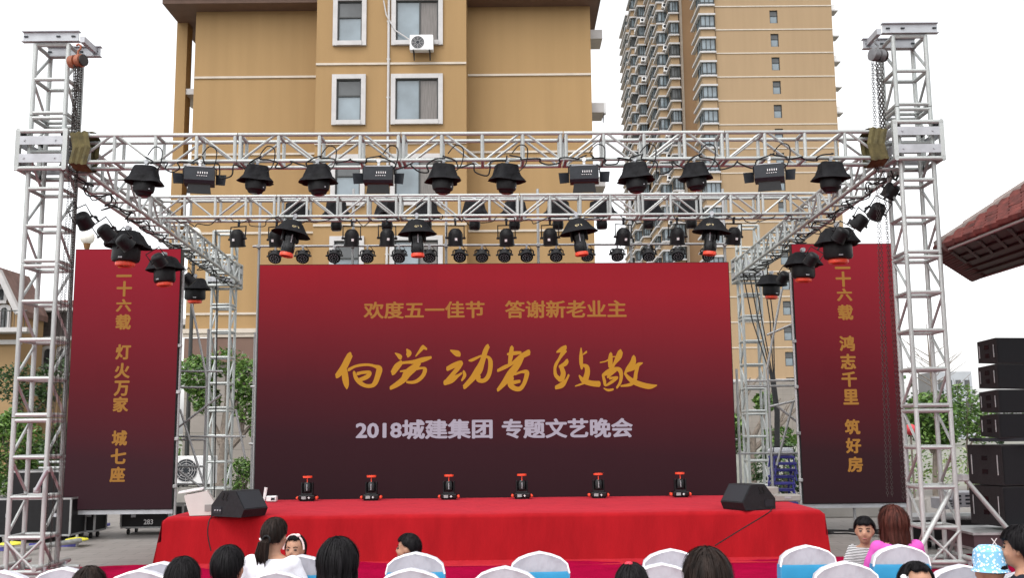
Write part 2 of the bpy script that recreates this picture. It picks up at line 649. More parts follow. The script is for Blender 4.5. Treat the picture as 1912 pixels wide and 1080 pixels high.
def holed_wall(b, x0, x1, z0, z1, y0, y1, holes):
    """solid wall slab from strips round rectangular holes that share rows"""
    xs = sorted({x0, x1, *[h[0] for h in holes], *[h[1] for h in holes]})
    zs = sorted({z0, z1, *[h[2] for h in holes], *[h[3] for h in holes]})
    for i in range(len(xs) - 1):
        run = None
        for j in range(len(zs) - 1):
            cx, cz = (xs[i] + xs[i + 1]) / 2, (zs[j] + zs[j + 1]) / 2
            hole = any(h[0] < cx < h[1] and h[2] < cz < h[3] for h in holes)
            if not hole and run is None: run = zs[j]
            if run is not None and (hole or j == len(zs) - 2):
                e = zs[j] if hole else zs[j + 1]
                b.box(((xs[i] + xs[i + 1]) / 2, (y0 + y1) / 2, (run + e) / 2), (xs[i + 1] - xs[i], y1 - y0, e - run))
                run = None


holes, wins = [], []
for k in range(-1, 5):
    for wi, (a, b_) in enumerate(wxs):
        z0_, z1_ = wz0 - k * ST, wz1 - k * ST
        if z0_ < zled + .3: continue
        holes.append((a + .02, b_ - .02, z0_ + .02, z1_ - .02))
        wins.append((wi, a, b_, z0_, z1_, k))
w = MB()
holed_wall(w, xc0, xc1, zled, top + 3.2, YC, YC + .3, holes)
w.box((xc0 + .15, (YC + .3 + YW) / 2, (zled + top + 3.2) / 2), (.3, YW - YC - .3, top + 3.2 - zled))
w.box((xc1 - .15, (YC + .3 + YW) / 2, (zled + top + 3.2) / 2), (.3, YW - YC - .3, top + 3.2 - zled))
w.build('bay_wall', STUCCO, bld)
w = MB()
w.box(((xw0 + xc0) / 2, YW + .2, (zled + top) / 2), (xc0 - xw0, .4, top - zled))
w.box(((xc1 + xw1) / 2, YW + .2, (zled + top) / 2), (xw1 - xc1, .4, top - zled))
w.box((xw0 + .2, YW + .4 + DEPTH / 2, (zled + top) / 2), (.4, DEPTH, top - zled))
w.box((xw1 - .2, YW + .4 + DEPTH / 2, (zled + top) / 2), (.4, DEPTH, top - zled))
w.box(((xw0 + xw1) / 2, YW + .4 + DEPTH - .2, (zled + top) / 2), (xw1 - xw0 - .8, .4, top - zled))
w.build('wall', STUCCO, bld)
w = MB()
w.box(((xw0 + xw1) / 2, YW + .3 + DEPTH / 2, zled / 2 - .15), (xw1 - xw0 + .1, DEPTH, zled - .3 - .002))
w.box(((xc0 + xc1) / 2, YC + .66, zled / 2 - .15), (xc1 - xc0 + .1, 1.24, zled - .3 - .002))
w.build('tiled_base', TILEW, bld)
w = MB()
for dz, ex, hh in ((0, .16, .16), (-.16, .10, .14)):
    w.box(((xw0 + xc0) / 2, YW - ex / 2, zled + dz - hh / 2), (xc0 - xw0 + .1, ex, hh - .004))
    w.box(((xc1 + xw1) / 2, YW - ex / 2, zled + dz - hh / 2), (xw1 - xc1 + .1, ex, hh - .004))
    w.box(((xc0 + xc1) / 2, YC - ex / 2, zled + dz - hh / 2), (xc1 - xc0 + .1, ex, hh - .004))
w.build('cornice', CREAM, bld)
for e0, e1 in ((xw0, xc0), (xc1, xw1)):
    w = MB()
    w.box(((e0 + e1) / 2, YW - .03, zled - .3 - .45), (e1 - e0, .05, .85))
    w.build('sign_band', BROWN, bld)
for wi, a, b_, z0_, z1_, k in wins:
    if wi == 0:
        wall_window(bld, a, b_, z0_, z1_, YC, ('h', .4), [GLASSD, GLASS])
    else:
        wall_window(bld, a, b_, z0_, z1_, YC, ('v', .56), [GLASS, CURT])
wzl, wzr = P(470, 145, YW).z, P(990, 139, YW).z
zw = (wzl + wzr) / 2
for k in range(0, 4):
    w = MB()
    if zl - k * ST > zled + .5:
        w.box(((xc0 + xc1) / 2, YC - .02, zl - k * ST), (xc1 - xc0, .05, .075))
    w.box(((xw0 + xc0) / 2, YW - .02, zw - k * ST), (xc0 - xw0, .05, .075))
    w.box(((xc1 + xw1) / 2, YW - .02, zw - k * ST), (xw1 - xc1, .05, .075))
    w.build('band', CREAM, bld)
# eaves of the wings
for x0, x1, n_ in ((xw0 - 1.0, xc0, 0), (xc1, xw1 + .25, 1)):
    w = MB()
    zb = P(450, 21 if n_ == 0 else 17, YW).z
    w.box(((x0 + x1) / 2, YW - .25 + DEPTH / 2, zb + .16), (x1 - x0, DEPTH + 1.0, .32))
    w.box(((x0 + x1) / 2, YW - .40 + DEPTH / 2, zb + .50), (x1 - x0 + .3, DEPTH + 1.3, .35))
    w.box(((x0 + x1) / 2, YW - .5 + DEPTH / 2, zb + .86), (x1 - x0 + .5, DEPTH + 1.5, .36))
    w.build('eave', BROWN, bld)
w = MB()
w.box(((xc0 + xc1) / 2, YC + 4, top + 3.4), (xc1 - xc0 + 1, 9, .4))
w.build('roof', BROWN, bld)
# loggia at the left end: pier, slabs, parapets
w = MB()
px0, px1 = P(325, 200, YW + 1).x, P(345, 200, YW + 1).x
w.box(((px0 + px1) / 2, YW + 1.3, top / 2), (px1 - px0, .6, top))
w.build('pier', STUCCO, bld)
for k in range(-1, 4):
    w = MB()
    w.box(((px0 + .1 + xw0) / 2, YW + 1.9, zw - .15 - k * ST), (xw0 - px0 - .1, 1.7, .22))
    w.build('loggia_slab', PALE, bld)
for k in range(3):
    zz = P(1112, 68 + 137 * k, YW + 1).z
    w = MB()
    w.box((xw1 + .26, YW + 1.3, zz), (.5, 1.1, .35))
    w.build('unit_ledge', PALE, bld)
# conduit pipe down the bay
w = MB()
xp = P(725, 200, YC).x
w.tube([(xp, YC - .06, zled + .1), (xp, YC - .06, top + 3)], .045, 8)
for k in range(8):
    w.box((xp, YC - .03, zled + 1 + 1.4 * k), (.13, .08, .04))
w.build('downpipe', PALE, bld)


def ac_unit(label, loc, s=1.0, name='air_conditioner'):
    t = thing(name, label, 'air conditioner', loc, 'air conditioner units on the walls')
    W, D, H = .82 * s, .3 * s, .56 * s
    L = V(loc)
    b = MB(); b.box(L + V((0, 0, H / 2)), (W, D, H), bev=.02); b.build('casing', WHITEP, t)
    b = MB()
    M = Matrix.Translation(L + V((-.13 * s, -D / 2 - .006, H / 2))) @ Matrix.Rotation(R(90), 4, 'X')
    for rr in (.08, .13, .18, .225):
        b.tube([(rr * s * math.cos(a * .262), rr * s * math.sin(a * .262), 0) for a in range(24)], .006 * s, 5, True, M)
    for a in range(8):
        b.tube([(.05 * s * math.cos(a * .785), .05 * s * math.sin(a * .785), 0), (.225 * s * math.cos(a * .785), .225 * s * math.sin(a * .785), 0)], .005 * s, 4, False, M)
    b.build('fan_grille', PALE, t)
    b = MB(); b.lathe([(.22 * s, -.002), (.22 * s, .003)], 24, M); b.build('fan_opening', DGREY, t)
    b = MB()
    for sx in (-.28, .28):
        b.box(L + V((sx * s, -.0, -.02)), (.04, D + .1, .035)); b.box(L + V((sx * s, D / 2 + .02, -.14)), (.035, .03, .26))
        b.tube([L + V((sx * s, -D / 2, -.03)), L + V((sx * s, D / 2, -.26))], .015, 6)
    b.build('bracket', DGREY, t)
    return t


pa = P(789, 102, YC)
ac_unit('white air conditioner with a round fan, bracketed under the upper wide window', (pa.x, YC - .32, pa.z))
pb = P(1108, 195, YW)
ac_unit('air conditioner seen edge-on at the ochre building\'s right corner', (xw1 + .3, YW + 1.2, pb.z), .8)
b = MB()
q = [P(717, 3, YC), P(722, 30, YC), P(738, 58, YC), P(762, 74, YC), P(768, 78, YC)]
b.tube([V((p.x, YC - .12, p.z)) for p in q], .025, 6)
tag(b.build('refrigerant_hose', PALE), 'pale hose running from a wall hole down to the bracketed air conditioner', 'hose')

# ================================================================== TALL TOWER BLOCK
YT, YT2, YT3 = 115, 125, 140
FH = 2.9
twr = thing('apartment_tower', 'tall tan apartment tower with stacked bay windows rising behind the right side of the stage', 'building', (40, YT, 0))
tx0, tx1 = P(1338, 120, YT).x, P(1557, 100, YT).x
tz = [P(1450, 11 + 48 * k, YT).z for k in range(2)]
HT = 64
zt = P(1450, 713, YT).z
wx0, wx1 = P(1437, 31, YT).x, P(1452, 31, YT).x
wzt, wzb = P(1444, 19, YT).z, P(1444, 43, YT).z
holes = []
for k in range(-4, 16):
    if wzb - k * FH > 1: holes.append((wx0, wx1, wzb - k * FH, wzt - k * FH))
w = MB()
holed_wall(w, tx0, tx1, zt, HT, YT, YT + .5, holes)
w.box((tx0 + .25, YT + 10, (zt + HT) / 2), (.5, 19, HT - zt))
w.box((tx1 - .25, YT + 10, (zt + HT) / 2), (.5, 19, HT - zt))
w.box(((tx0 + tx1) / 2, YT + 20, (zt + HT) / 2), (tx1 - tx0, .5, HT - zt))
w.build('wall', STUCCO2, twr)
w = MB()
w.box(((tx0 + tx1) / 2, YT + 9.5, zt / 2), (tx1 - tx0 + .4, 21, zt))
w.build('tiled_base', TILEW, twr)
w = MB(); w.box(((tx0 + tx1) / 2, YT + 10, HT + .3), (tx1 - tx0 + 1.2, 22, .6)); w.build('roof', PALE, twr)
w = MB(); w.box(((tx0 + tx1) / 2, YT - .15, zt + .1), (tx1 - tx0 + .4, .5, .35)); w.build('cornice', PALE, twr)
tb = V((0, 0, 0))
win0 = None
for hx0, hx1, hz0, hz1 in holes:
    c = V(((hx0 + hx1) / 2, YT + .2, hz0))
    H = hz1 - hz0
    if win0 is None:
        b = MB()
        for dx in (-1, 1): b.box((dx * (hx1 - hx0 - .08) / 2, 0, H / 2), (.08, .1, H))
        for z in (.04, H * .6, H - .04): b.box((0, 0, z), (hx1 - hx0 - .16, .1, .08))
        win0 = b.build('window', FRAMEM, twr, base=V((0, 0, 0)))
        q = MB(); q.box((0, .03, H * .3), (hx1 - hx0 - .16, .02, H * .55)); q.build('pane', GLASS, win0, base=V((0, 0, 0)))
        q = MB(); q.box((0, .03, H * .8), (hx1 - hx0 - .16, .02, H * .35)); q.build('pane', GLASSD, win0, base=V((0, 0, 0)))
        o = win0
    else:
        o = copy_tree(win0, twr)
    o.location = c - org(twr)
for k in range(-4, 15):
    z = tz[0] - k * FH
    if z < zt + .5: continue
    b = MB(); b.box(((tx0 + tx1) / 2, YT - .03, z), (tx1 - tx0, .08, .13)); b.build('band', CREAM, twr)
# receding wings to the left, each a plain front with columns of bay windows
wgs = [(P(1272, 120, YT2).x, tx0 + .1, YT2, 14), (P(1207, 120, YT3).x, P(1250, 120, YT3).x, YT3, 20)]
for x0, x1, y, dp in wgs:
    w = MB(); w.box(((x0 + x1) / 2, y + dp / 2, HT / 2), (x1 - x0, dp, HT)); w.build('wing_wall', STUCCO3, twr)
x0 = P(1185, 120, 158).x
w = MB(); w.box((x0 + 5, 158 + 8, HT / 2), (10, 16, HT)); w.build('wing_wall', STUCCO3, twr)
b = MB(); xx = P(1270, 120, YT2).x
b.box((xx + .2, YT2 - .1, HT / 2), (.35, .25, HT)); b.build('downpipe', CREAM, twr)
b = MB(); xx = P(1211, 120, YT3).x
b.box((xx + .2, YT3 - .1, HT / 2), (.35, .25, HT)); b.build('downpipe', CREAM, twr)


def bay_proto(W, D, ac=False, wallm=STUCCO2):
    """one storey of a bay: spandrel, two slabs, glazed front and left side; origin at front right bottom, extends -x and +y"""
    b = MB(); b.box((-W / 2, D / 2, .45), (W, D, .9)); root = b.build('bay_window', wallm, twr, base=V((0, 0, 0)))
    b = MB()
    b.box((-W / 2 - .1, D / 2 - .1, .97), (W + .3, D + .3, .2)); b.box((-W / 2 - .1, D / 2 - .1, 2.72), (W + .35, D + .35, .22))
    b.build('slab', PALE, root, base=V((0, 0, 0)))
    b = MB(); b.box((-W / 2 + .06, D * .75, 1.84), (W - .14, D * .48, 1.72)); b.build('side_wall', wallm, root, base=V((0, 0, 0)))
    b = MB(); b.box((-W / 2, D * .26, 1.84), (W - .1, D * .5, 1.6)); b.build('glazing', GLASS if rng.random() < .7 else GLASSD, root, base=V((0, 0, 0)))
    b = MB()
    for fx in (0, .33, .66, 1): b.box((-W + .03 + (W - .06) * fx, 0.02, 1.84), (.08, .1, 1.6))
    for fy in (.0, .25, .5): b.box((-W + .02, .03 + (D - .06) * fy, 1.84), (.1, .08, 1.6))
    b.box((-W / 2, .018, 1.35), (W - .1, .09, .07)); b.box((-W + .018, D * .26, 1.35), (.09, D * .5, .07))
    b.build('frame', FRAMEM, root, base=V((0, 0, 0)))
    if ac:
        b = MB(); b.box((-W * .35, -.28, .50), (.75, .4, .55), bev=.03); b.box((-W * .35, -.3, .18), (.9, .6, .1)); b.build('air_conditioner', WHITEP, root, base=V((0, 0, 0)))
        b = MB(); b.lathe([(.2, -.01), (.2, .01)], 14, Matrix.Translation((-W * .35 - .1, -.482, .5)) @ Matrix.Rotation(R(90), 4, 'X')); b.build('fan', DGREY, root, base=V((0, 0, 0)))
    return root


cols = [  # px of the right edge of the front, Y, width px, depth, ac
    (1337, YT - .3, 27, 5.0, 0), (1269, YT2 - 1.2, 16, 3.0, 1), (1251, YT2 + 2.2, 21, 3.5, 2), (1231, YT2 + 7, 12, 6, 0),
    (1206, YT3 - 1.0, 12, 3, 1), (1196, YT3 + 3, 16, 4, 2), (1184, YT3 + 9, 12, 9, 0)]
for px, Y, wp, D, acm in cols:
    xr = P(px, 120, Y).x
    W = wp / FPX * Y
    protos = [bay_proto(W, D, False), bay_proto(W, D, acm > 0), bay_proto(W, D, acm > 1)]
    zs = [tz[0] - .95 - k * FH for k in range(-4, 13)]
    for i, z in enumerate(zs):
        j = i % 3 if i < 3 else rng.randrange(3)
        o = protos[j] if i < 3 else copy_tree(protos[j], twr)
        o.location = V((xr, Y, z)) - org(twr)
# small ledges down its right edge
for k in range(-1, 8):
    z = P(1560, 16 + 48 * k, YT).z
    b = MB(); b.box((tx1 + .45, YT + 1.2, z), (.9, 1.6, .14)); b.build('unit_ledge', PALE, twr)
    if k % 2 == 0:
        b = MB(); b.box((tx1 + .45, YT + 1.2, z + .55), (.5, .9, .7), bev=.03); b.build('air_conditioner', WHITEP, twr)

# ================================================================== LEFT: VILLAS
YV = 46


def arch(b, cx, y, z0, w_, h, d=.1, t=.14):
    pts = [(cx - w_ / 2, z0)] + [(cx + w_ / 2 * -math.cos(a * math.pi / 10), z0 + h - w_ / 2 + w_ / 2 * math.sin(a * math.pi / 10)) for a in range(11)] + [(cx + w_ / 2, z0)]
    out = [(cx + (x - cx) * (1 + 2 * t / w_), z0 + (z - z0) * (1 + t / h) - (0 if i not in (0, 12) else 0)) for i, (x, z) in enumerate(pts)]
    n = len(pts)
    vs = [(x, y, z) for x, z in pts] + [(x, y, z) for x, z in out] + [(x, y - d, z) for x, z in pts] + [(x, y - d, z) for x, z in out]
    fs = []
    for i in range(n - 1):
        fs += [(2 * n + i, 3 * n + i, 3 * n + i + 1, 2 * n + i + 1), (n + i, n + i + 1, 3 * n + i + 1, 3 * n + i), (i, 2 * n + i, 2 * n + i + 1, i + 1)]
    b.add(vs, fs)
    return pts


def arched_window(parent, px, py0, py1, wpx, Y):
    a, c = P(px, py1, Y), P(px, py0, Y)
    W = wpx / FPX * Y
    b = MB(); pts = arch(b, a.x, Y - .01, a.z, W, c.z - a.z); o = b.build('window', PALE, parent, smooth=False)
    b = MB(); b.prism(pts, Y - .03, Y - .02); b.build('pane', GLASSD, o, smooth=False)
    b = MB(); b.box((a.x, Y - .05, (a.z + c.z) / 2), (.05, .04, c.z - a.z - .05)); b.box((a.x, Y - .052, a.z + (c.z - a.z) * .5), (W - .02, .04, .05)); b.build('frame', FRAMEM, o)
    b = MB(); b.box((a.x, Y - .1, a.z - .08), (W + .35, .25, .14)); b.build('sill', PALE, o)


vil = thing('gabled_villa', 'ochre villa with a steep gable and arched windows at the far left', 'house', (-22, YV, 0))
gp = [P(-110, 600, YV), P(38, 600, YV), P(5, 512, YV)]
ex = P(40, 600, YV).x; wx = P(-110, 600, YV).x
rz, ez = P(8, 516, YV).z, P(40, 585, YV).z
cx = (P(8, 516, YV)).x
wl_ = cx - (ex - cx) * 1
b = MB(); b.prism([(wl_, 0), (ex, 0), (ex, ez), (cx, rz), (wl_, ez)], YV, YV + 2.2); b.build('wall', mat('villa stucco', (.30, .195, .095), .9, 0, .08, 1), vil, smooth=False)
b = MB()
for sx, e2 in ((1, ex), (-1, wl_)):
    dx, dz = (e2 - cx), (ez - rz)
    b.add([(cx, YV - .5, rz + .02), (cx + dx * 1.12, YV - .5, rz + dz * 1.12 + .02), (cx + dx * 1.12, YV - .5, rz + dz * 1.12 + .3), (cx, YV - .5, rz + .34),
           (cx, YV + 2.4, rz + .02), (cx + dx * 1.12, YV + 2.4, rz + dz * 1.12 + .02), (cx + dx * 1.12, YV + 2.4, rz + dz * 1.12 + .3), (cx, YV + 2.4, rz + .34)],
          [(0, 1, 2, 3), (7, 6, 5, 4), (3, 2, 6, 7), (0, 4, 5, 1), (1, 5, 6, 2), (0, 3, 7, 4)])
b.build('roof', mat('weathered brown roof tile', (.15, .085, .07), .8, 0, .3, 3), vil, smooth=False)
b = MB()
for e2 in (ex, wl_):
    dx, dz = (e2 - cx), (ez - rz)
    b.tube([(cx, YV - .55, rz + .16), (cx + dx * 1.13, YV - .55, rz + dz * 1.13 + .14)], .17, 4)
b.build('verge', PALE, vil, smooth=False)
arched_window(vil, 4, 540, 562, 10, YV)
arched_window(vil, 8, 575, 614, 13, YV)
b = MB(); bz = P(8, 616, YV)
b.box((bz.x, YV - .5, bz.z - .1), (3.0, 1.0, .2))
bal = b.build('balcony', PALE, vil)
b = MB()
for i in range(13): b.tube([(bz.x - 1.4 + i * .23, YV - .95, bz.z), (bz.x - 1.4 + i * .23, YV - .95, bz.z + .75)], .015, 5)
b.tube([(bz.x - 1.45, YV - .95, bz.z + .75), (bz.x + 1.45, YV - .95, bz.z + .75)], .025, 5)
b.build('railing', FRAMEM, bal)
b = MB(); c0 = P(8, 640, YV); b.box(((wl_ + ex) / 2, YV - .12, c0.z), (ex - wl_ + .2, .25, .2)); b.build('string_course', PALE, vil)

vi2 = thing('mansard_villa', 'lower villa with a brown mansard and red tiled ridge behind the left lighting tower', 'house', (-20, YV + 3, 0))
Y2 = YV + 3
a0, a1 = P(26, 640, Y2), P(150, 640, Y2)
zt2, zr2, zm2 = P(60, 582, Y2).z, P(60, 556, Y2).z, P(60, 634, Y2).z
b = MB(); b.box(((a0.x + a1.x) / 2, Y2 + 4, zm2 / 2), (a1.x - a0.x, 8, zm2)); b.build('wall', mat('villa stucco pale', (.33, .225, .12), .9, 0, .08, 1), vi2)
b = MB(); b.box(((a0.x + a1.x) / 2, Y2 + 4.2, (zm2 + zt2) / 2), (a1.x - a0.x + .3, 8, zt2 - zm2)); b.build('mansard', MANS, vi2)
b = MB(); b.box(((a0.x + a1.x) / 2, Y2 - .1, zm2), (a1.x - a0.x + .6, .6, .18)); b.box(((a0.x + a1.x) / 2, Y2 - .1, zt2 + .05), (a1.x - a0.x + .7, .7, .14)); b.build('cornice', PALE, vi2)
b = MB()
nx = 34
for i in range(nx):
    xx = a0.x - .3 + (a1.x - a0.x + .6) * i / (nx - 1)
    for j in range(5):
        p0 = V((xx, Y2 - .3 + j * .8, zt2 + .14 + (zr2 - zt2) * j / 5)); p1 = V((xx, Y2 - .3 + (j + 1) * .8 + .1, zt2 + .2 + (zr2 - zt2) * (j + 1) / 5))
        b.tube([p0, p1], .16, 6)
b.build('roof', ROOFT, vi2)
for px_ in (59, 89, 118): arched_window(vi2, px_, 652, 690, 15, Y2)
b = MB(); zz = P(80, 702, Y2).z; b.box(((a0.x + a1.x) / 2, Y2 - .2, zz), (a1.x - a0.x + .2, .5, .2)); b.build('string_course', PALE, vi2)

# ================================================================== RIGHT: PAVILION ROOF
# hip corner of a tiled canopy: T corner, E along the near eave towards the viewer, B along the far eave
YPV = 13.5
T_ = at(1750, 468, YPV, 0)
E_ = atz(1925, 397, T_.z)
B_ = atz(1818, 514, T_.z)
ev = (E_ - T_); ev.z = 0; ev.normalize()
fv = (B_ - T_); fl_ = fv.length; fv.normalize()
rv = V((-ev.y, ev.x, 0))
if rv.dot(fv) < 0: rv = -rv
best = None
for wgt in (.3, .45, .6, .8, 1.0):
    hd_ = (ev + rv * wgt).normalized()
    for i in range(30, 600):
        for rise in (.2, .25, .3, .35, .4, .45, .5, .55, .6, .65, .7):
            C = T_ + hd_ * (i * .01) + V((0, 0, rise * i * .01))
            d = C - CP
            Zc = d.dot(fwd)
            if Zc <= .5: continue
            e = (956 + FPX * d.dot(rtv) / Zc - 1912) ** 2 + (540 - FPX * d.dot(upv) / Zc - 357) ** 2 + (rise - .45) ** 2 * 8
            if best is None or e < best[0]: best = (e, hd_.copy(), rise)
hipd = (best[1] + V((0, 0, best[2])))
LR = 6.0
pav = thing('tiled_pavilion', 'red pantiled pavilion roof with dark underside at the right picture edge', 'pavilion', (T_.x, T_.y, 0))
b = MB()
dz = V((0, 0, -.06))
q = [T_ + dz, T_ + ev * LR + dz, T_ + ev * LR + fv * fl_ + dz, T_ + fv * fl_ + dz]
b.add([p for p in q] + [p + V((0, 0, .05)) for p in q], [(0, 1, 2, 3), (7, 6, 5, 4), (0, 4, 5, 1), (1, 5, 6, 2), (2, 6, 7, 3), (3, 7, 4, 0)])
b.build('soffit', SOFFIT, pav, smooth=False)
b = MB()
for k in range(1, 5):
    b.tube([T_ + fv * (fl_ * k / 5) + ev * .15 + V((0, 0, -.075)), T_ + fv * (fl_ * k / 5) + ev * LR + V((0, 0, -.075))], .02, 5)
for k in range(1, 16):
    b.tube([T_ + ev * (k * .38) + fv * .06 + V((0, 0, -.07)), T_ + ev * (k * .38) + fv * fl_ * .4 + V((0, 0, -.07))], .03, 5)
b.build('rafter', SOFFIT, pav)
HP = T_ + hipd * LR
b = MB(); b.add([T_, T_ + ev * LR, HP, T_ + fv * fl_, T_ + ev * LR + fv * fl_], [(0, 1, 2), (0, 2, 3), (2, 4, 3), (1, 4, 2)]); b.build('roof_deck', SOFFIT, pav, smooth=False)
b = MB()
un = (T_ + hipd) - T_
for k in range(26):                          # courses of tiles, parallel to the near eave
    s0 = T_ + hipd * (k * .15)
    nn_ = 1
    L_ = LR - k * .15
    m0 = 0.0
    while m0 < min(L_, 5.2):
        p0 = s0 + ev * m0
        b.tube([p0 + V((0, 0, .03 + .006 * ((k * 7 + int(m0 * 5)) % 3))), p0 + ev * .30 + V((0, 0, .022))], [.062, .056], 7)
        m0 += .29
b.build('tile', ROOFT, pav)
b = MB()
m0 = 0
while m0 < LR - .4:
    b.tube([T_ + hipd * m0 + V((0, 0, .06)), T_ + hipd * (m0 + .44) + V((0, 0, .055))], [.075, .065], 8); m0 += .42
b.build('hip_tile', mat('weathered ridge tile', (.23, .19, .175), .85, 0, .3, 8), pav)
b = MB(); b.tube([T_ + V((0, 0, -.045)), T_ + ev * LR + V((0, 0, -.045))], .018, 6); b.tube([T_ + fv * fl_ + V((0, 0, -.075)), T_ + fv * fl_ + ev * LR + V((0, 0, -.075))], .016, 6); b.build('drip_edge', STONE, pav)
b = MB()
for k in range(int(fl_ / .17) + 1):
    p = T_ + fv * (k * .17)
    b.tube([p - ev * .05 + V((0, 0, -.03)), p + ev * .35 + V((0, 0, -.01))], .075, 9)
b.build('eave_tile', mat('dark roof tile', (.07, .03, .026), .8, 0, .3, 5), pav)
for e_ in (1.2, 4.5):
    p = T_ + ev * (e_ + 3) + fv * fl_ * .6
    bar(pav, 'post', (p.x, p.y, 0), (p.x, p.y, T_.z - .06), .12, SOFFIT, 12)


# ================================================================== TREES AND PLANTS
def leaves(b, c, rad, n, size, r=rng, flat=1.0):
    for _ in range(n):
        while True:
            d = V((r.uniform(-1, 1), r.uniform(-1, 1), r.uniform(-1, 1)))
            if .15 < d.length < 1: break
        d = d * (d.length ** -.35)
        p = V(c) + V((d.x * rad[0], d.y * rad[1], d.z * rad[2]))
        s = size * r.uniform(.6, 1.3)
        q = Euler((r.uniform(-.9, .9), r.uniform(-.9, .9), r.uniform(0, 6.28))).to_matrix()
        a, bb = q @ V((s, 0, 0)), q @ V((0, s * .55, 0))
        up = q @ V((0, 0, s * .22))
        b.add([p - a, p - bb * 1 - up * .2, p + a, p + bb - up * .2, p + up], [(0, 1, 4), (1, 2, 4), (2, 3, 4), (3, 0, 4)])


def tree(name, label, base, h, limbs, crown, n, size, lm=LEAF, rt=.14, group=None):
    t = thing(name, label, 'tree', base, group)
    B = V(base)
    b = MB()
    b.tube([B, B + V((.03, .02, h * .5)), B + V((0.06, 0, h))], [rt, rt * .85, rt * .7], 10)
    b.build('trunk', BARK, t)
    b = MB()
    for l in limbs:
        pts = [B + V(p) for p in l]
        b.tube(pts, [rt * .6 * (1 - .75 * i / (len(pts) - 1)) for i in range(len(pts))], 7)
        for q in range(3):
            e = pts[-1] + V((rng.uniform(-.5, .5), rng.uniform(-.4, .4), rng.uniform(.1, .6)))
            b.tube([pts[-2], (pts[-2] + e) / 2 + V((0, 0, .06)), e], [rt * .25, rt * .18, rt * .08], 5)
    b.build('limb', BARK, t)
    b = MB()
    for c, rad, share in crown:
        leaves(b, B + V(c), rad, int(n * share), size)
    b.build('crown', lm, t, smooth=False)
    return t


def ground_at(px, Y):
    p = at(px, 900, Y, 0); return V((p.x, p.y, 0))


YTR = 27.5
tb1 = ground_at(412, YTR)
tree('street_tree', 'leafy tree with forked grey limbs between the left side screen and the main screen', tb1, 1.6,
     [[(0, 0, 1.5), (-.35, .1, 2.2), (-.75, 0, 3.0)], [(0, 0, 1.5), (.3, -.1, 2.3), (.55, .1, 3.3)], [(.05, 0, 1.2), (.5, .1, 1.7), (.95, 0, 2.2)], [(0, 0, 1.5), (.05, .2, 2.6), (0, .2, 3.6)]],
     [((-.75, 0, 3.35), (.5, .6, .55), .24), ((-.5, .1, 2.7), (.42, .5, .4), .16), ((.72, 0, 3.2), (.5, .6, .6), .26), ((.62, .1, 2.5), (.35, .5, .5), .14), ((0, .2, 3.7), (.6, .5, .4), .12), ((.95, .1, 1.9), (.25, .3, .3), .08)], 2400, .085, rt=.17)
tb2 = ground_at(1405, YTR + 1)
tree('street_tree', 'thinly leaved tree with bare forked limbs between the main screen and the right side screen', tb2, 1.5,
     [[(0, 0, 1.4), (-.4, .1, 2.0), (-.55, 0, 2.9)], [(0, 0, 1.4), (.4, -.1, 2.2), (.9, .1, 2.6)], [(.05, 0, 1.2), (.8, .1, 1.8), (1.3, 0, 2.3)], [(0, 0, 1.4), (-.2, .2, 2.4), (.1, .2, 3.2)]],
     [((-.5, 0, 1.9), (.3, .4, .3), .25), ((.45, .1, 2.5), (.3, .4, .3), .25), ((.8, .1, 1.5), (.5, .5, .35), .3), ((-.4, .1, 1.4), (.3, .3, .3), .2)], 1200, .085, rt=.13)


def bush(label, p, rad, n, size, lm=LEAF, name='shrub', group=None):
    t = thing(name, label, 'shrub', p, group)
    b = MB()
    for _ in range(7):
        e = V(p) + V((rng.uniform(-.6, .6) * rad[0], rng.uniform(-.6, .6) * rad[1], rad[2] * rng.uniform(1.0, 1.6)))
        b.tube([V(p), (V(p) + e) / 2 + V((0, 0, .1)), e], [.03, .02, .01], 5)
    b.build('stem', BARK, t)
    b = MB()
    leaves(b, V(p) + V((0, 0, rad[2])), rad, n, size)
    for _ in range(4):
        leaves(b, V(p) + V((rng.uniform(-.7, .7) * rad[0], rng.uniform(-.5, .5) * rad[1], rad[2] * rng.uniform(.7, 1.8))), (rad[0] * .35, rad[1] * .4, rad[2] * .35), n // 8, size)
    b.build('foliage', lm, t, smooth=False)


bush('slender leafy shrub at the main screen\'s lower left corner beside the scaffold', ground_at(452, 25), (.45, .4, .62), 500, .06)
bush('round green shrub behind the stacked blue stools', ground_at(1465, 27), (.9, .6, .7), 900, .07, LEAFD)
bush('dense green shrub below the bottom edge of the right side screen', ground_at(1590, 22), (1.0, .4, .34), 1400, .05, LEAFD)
bush('bright green shrub at the far left edge behind the lighting tower', ground_at(22, 30), (.9, .8, 1.25), 1800, .09)
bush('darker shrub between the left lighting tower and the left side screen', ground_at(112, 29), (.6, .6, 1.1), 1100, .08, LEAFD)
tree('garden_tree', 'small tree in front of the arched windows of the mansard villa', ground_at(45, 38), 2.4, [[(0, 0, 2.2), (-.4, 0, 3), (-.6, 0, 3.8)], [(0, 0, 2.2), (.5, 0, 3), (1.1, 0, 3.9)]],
     [((-.5, 0, 3.7), (.8, .8, .8), .4), ((1.0, 0, 3.8), (.8, .8, .9), .4), ((.2, 0, 3), (.7, .7, .5), .2)], 1500, .1, LEAFD, .1)
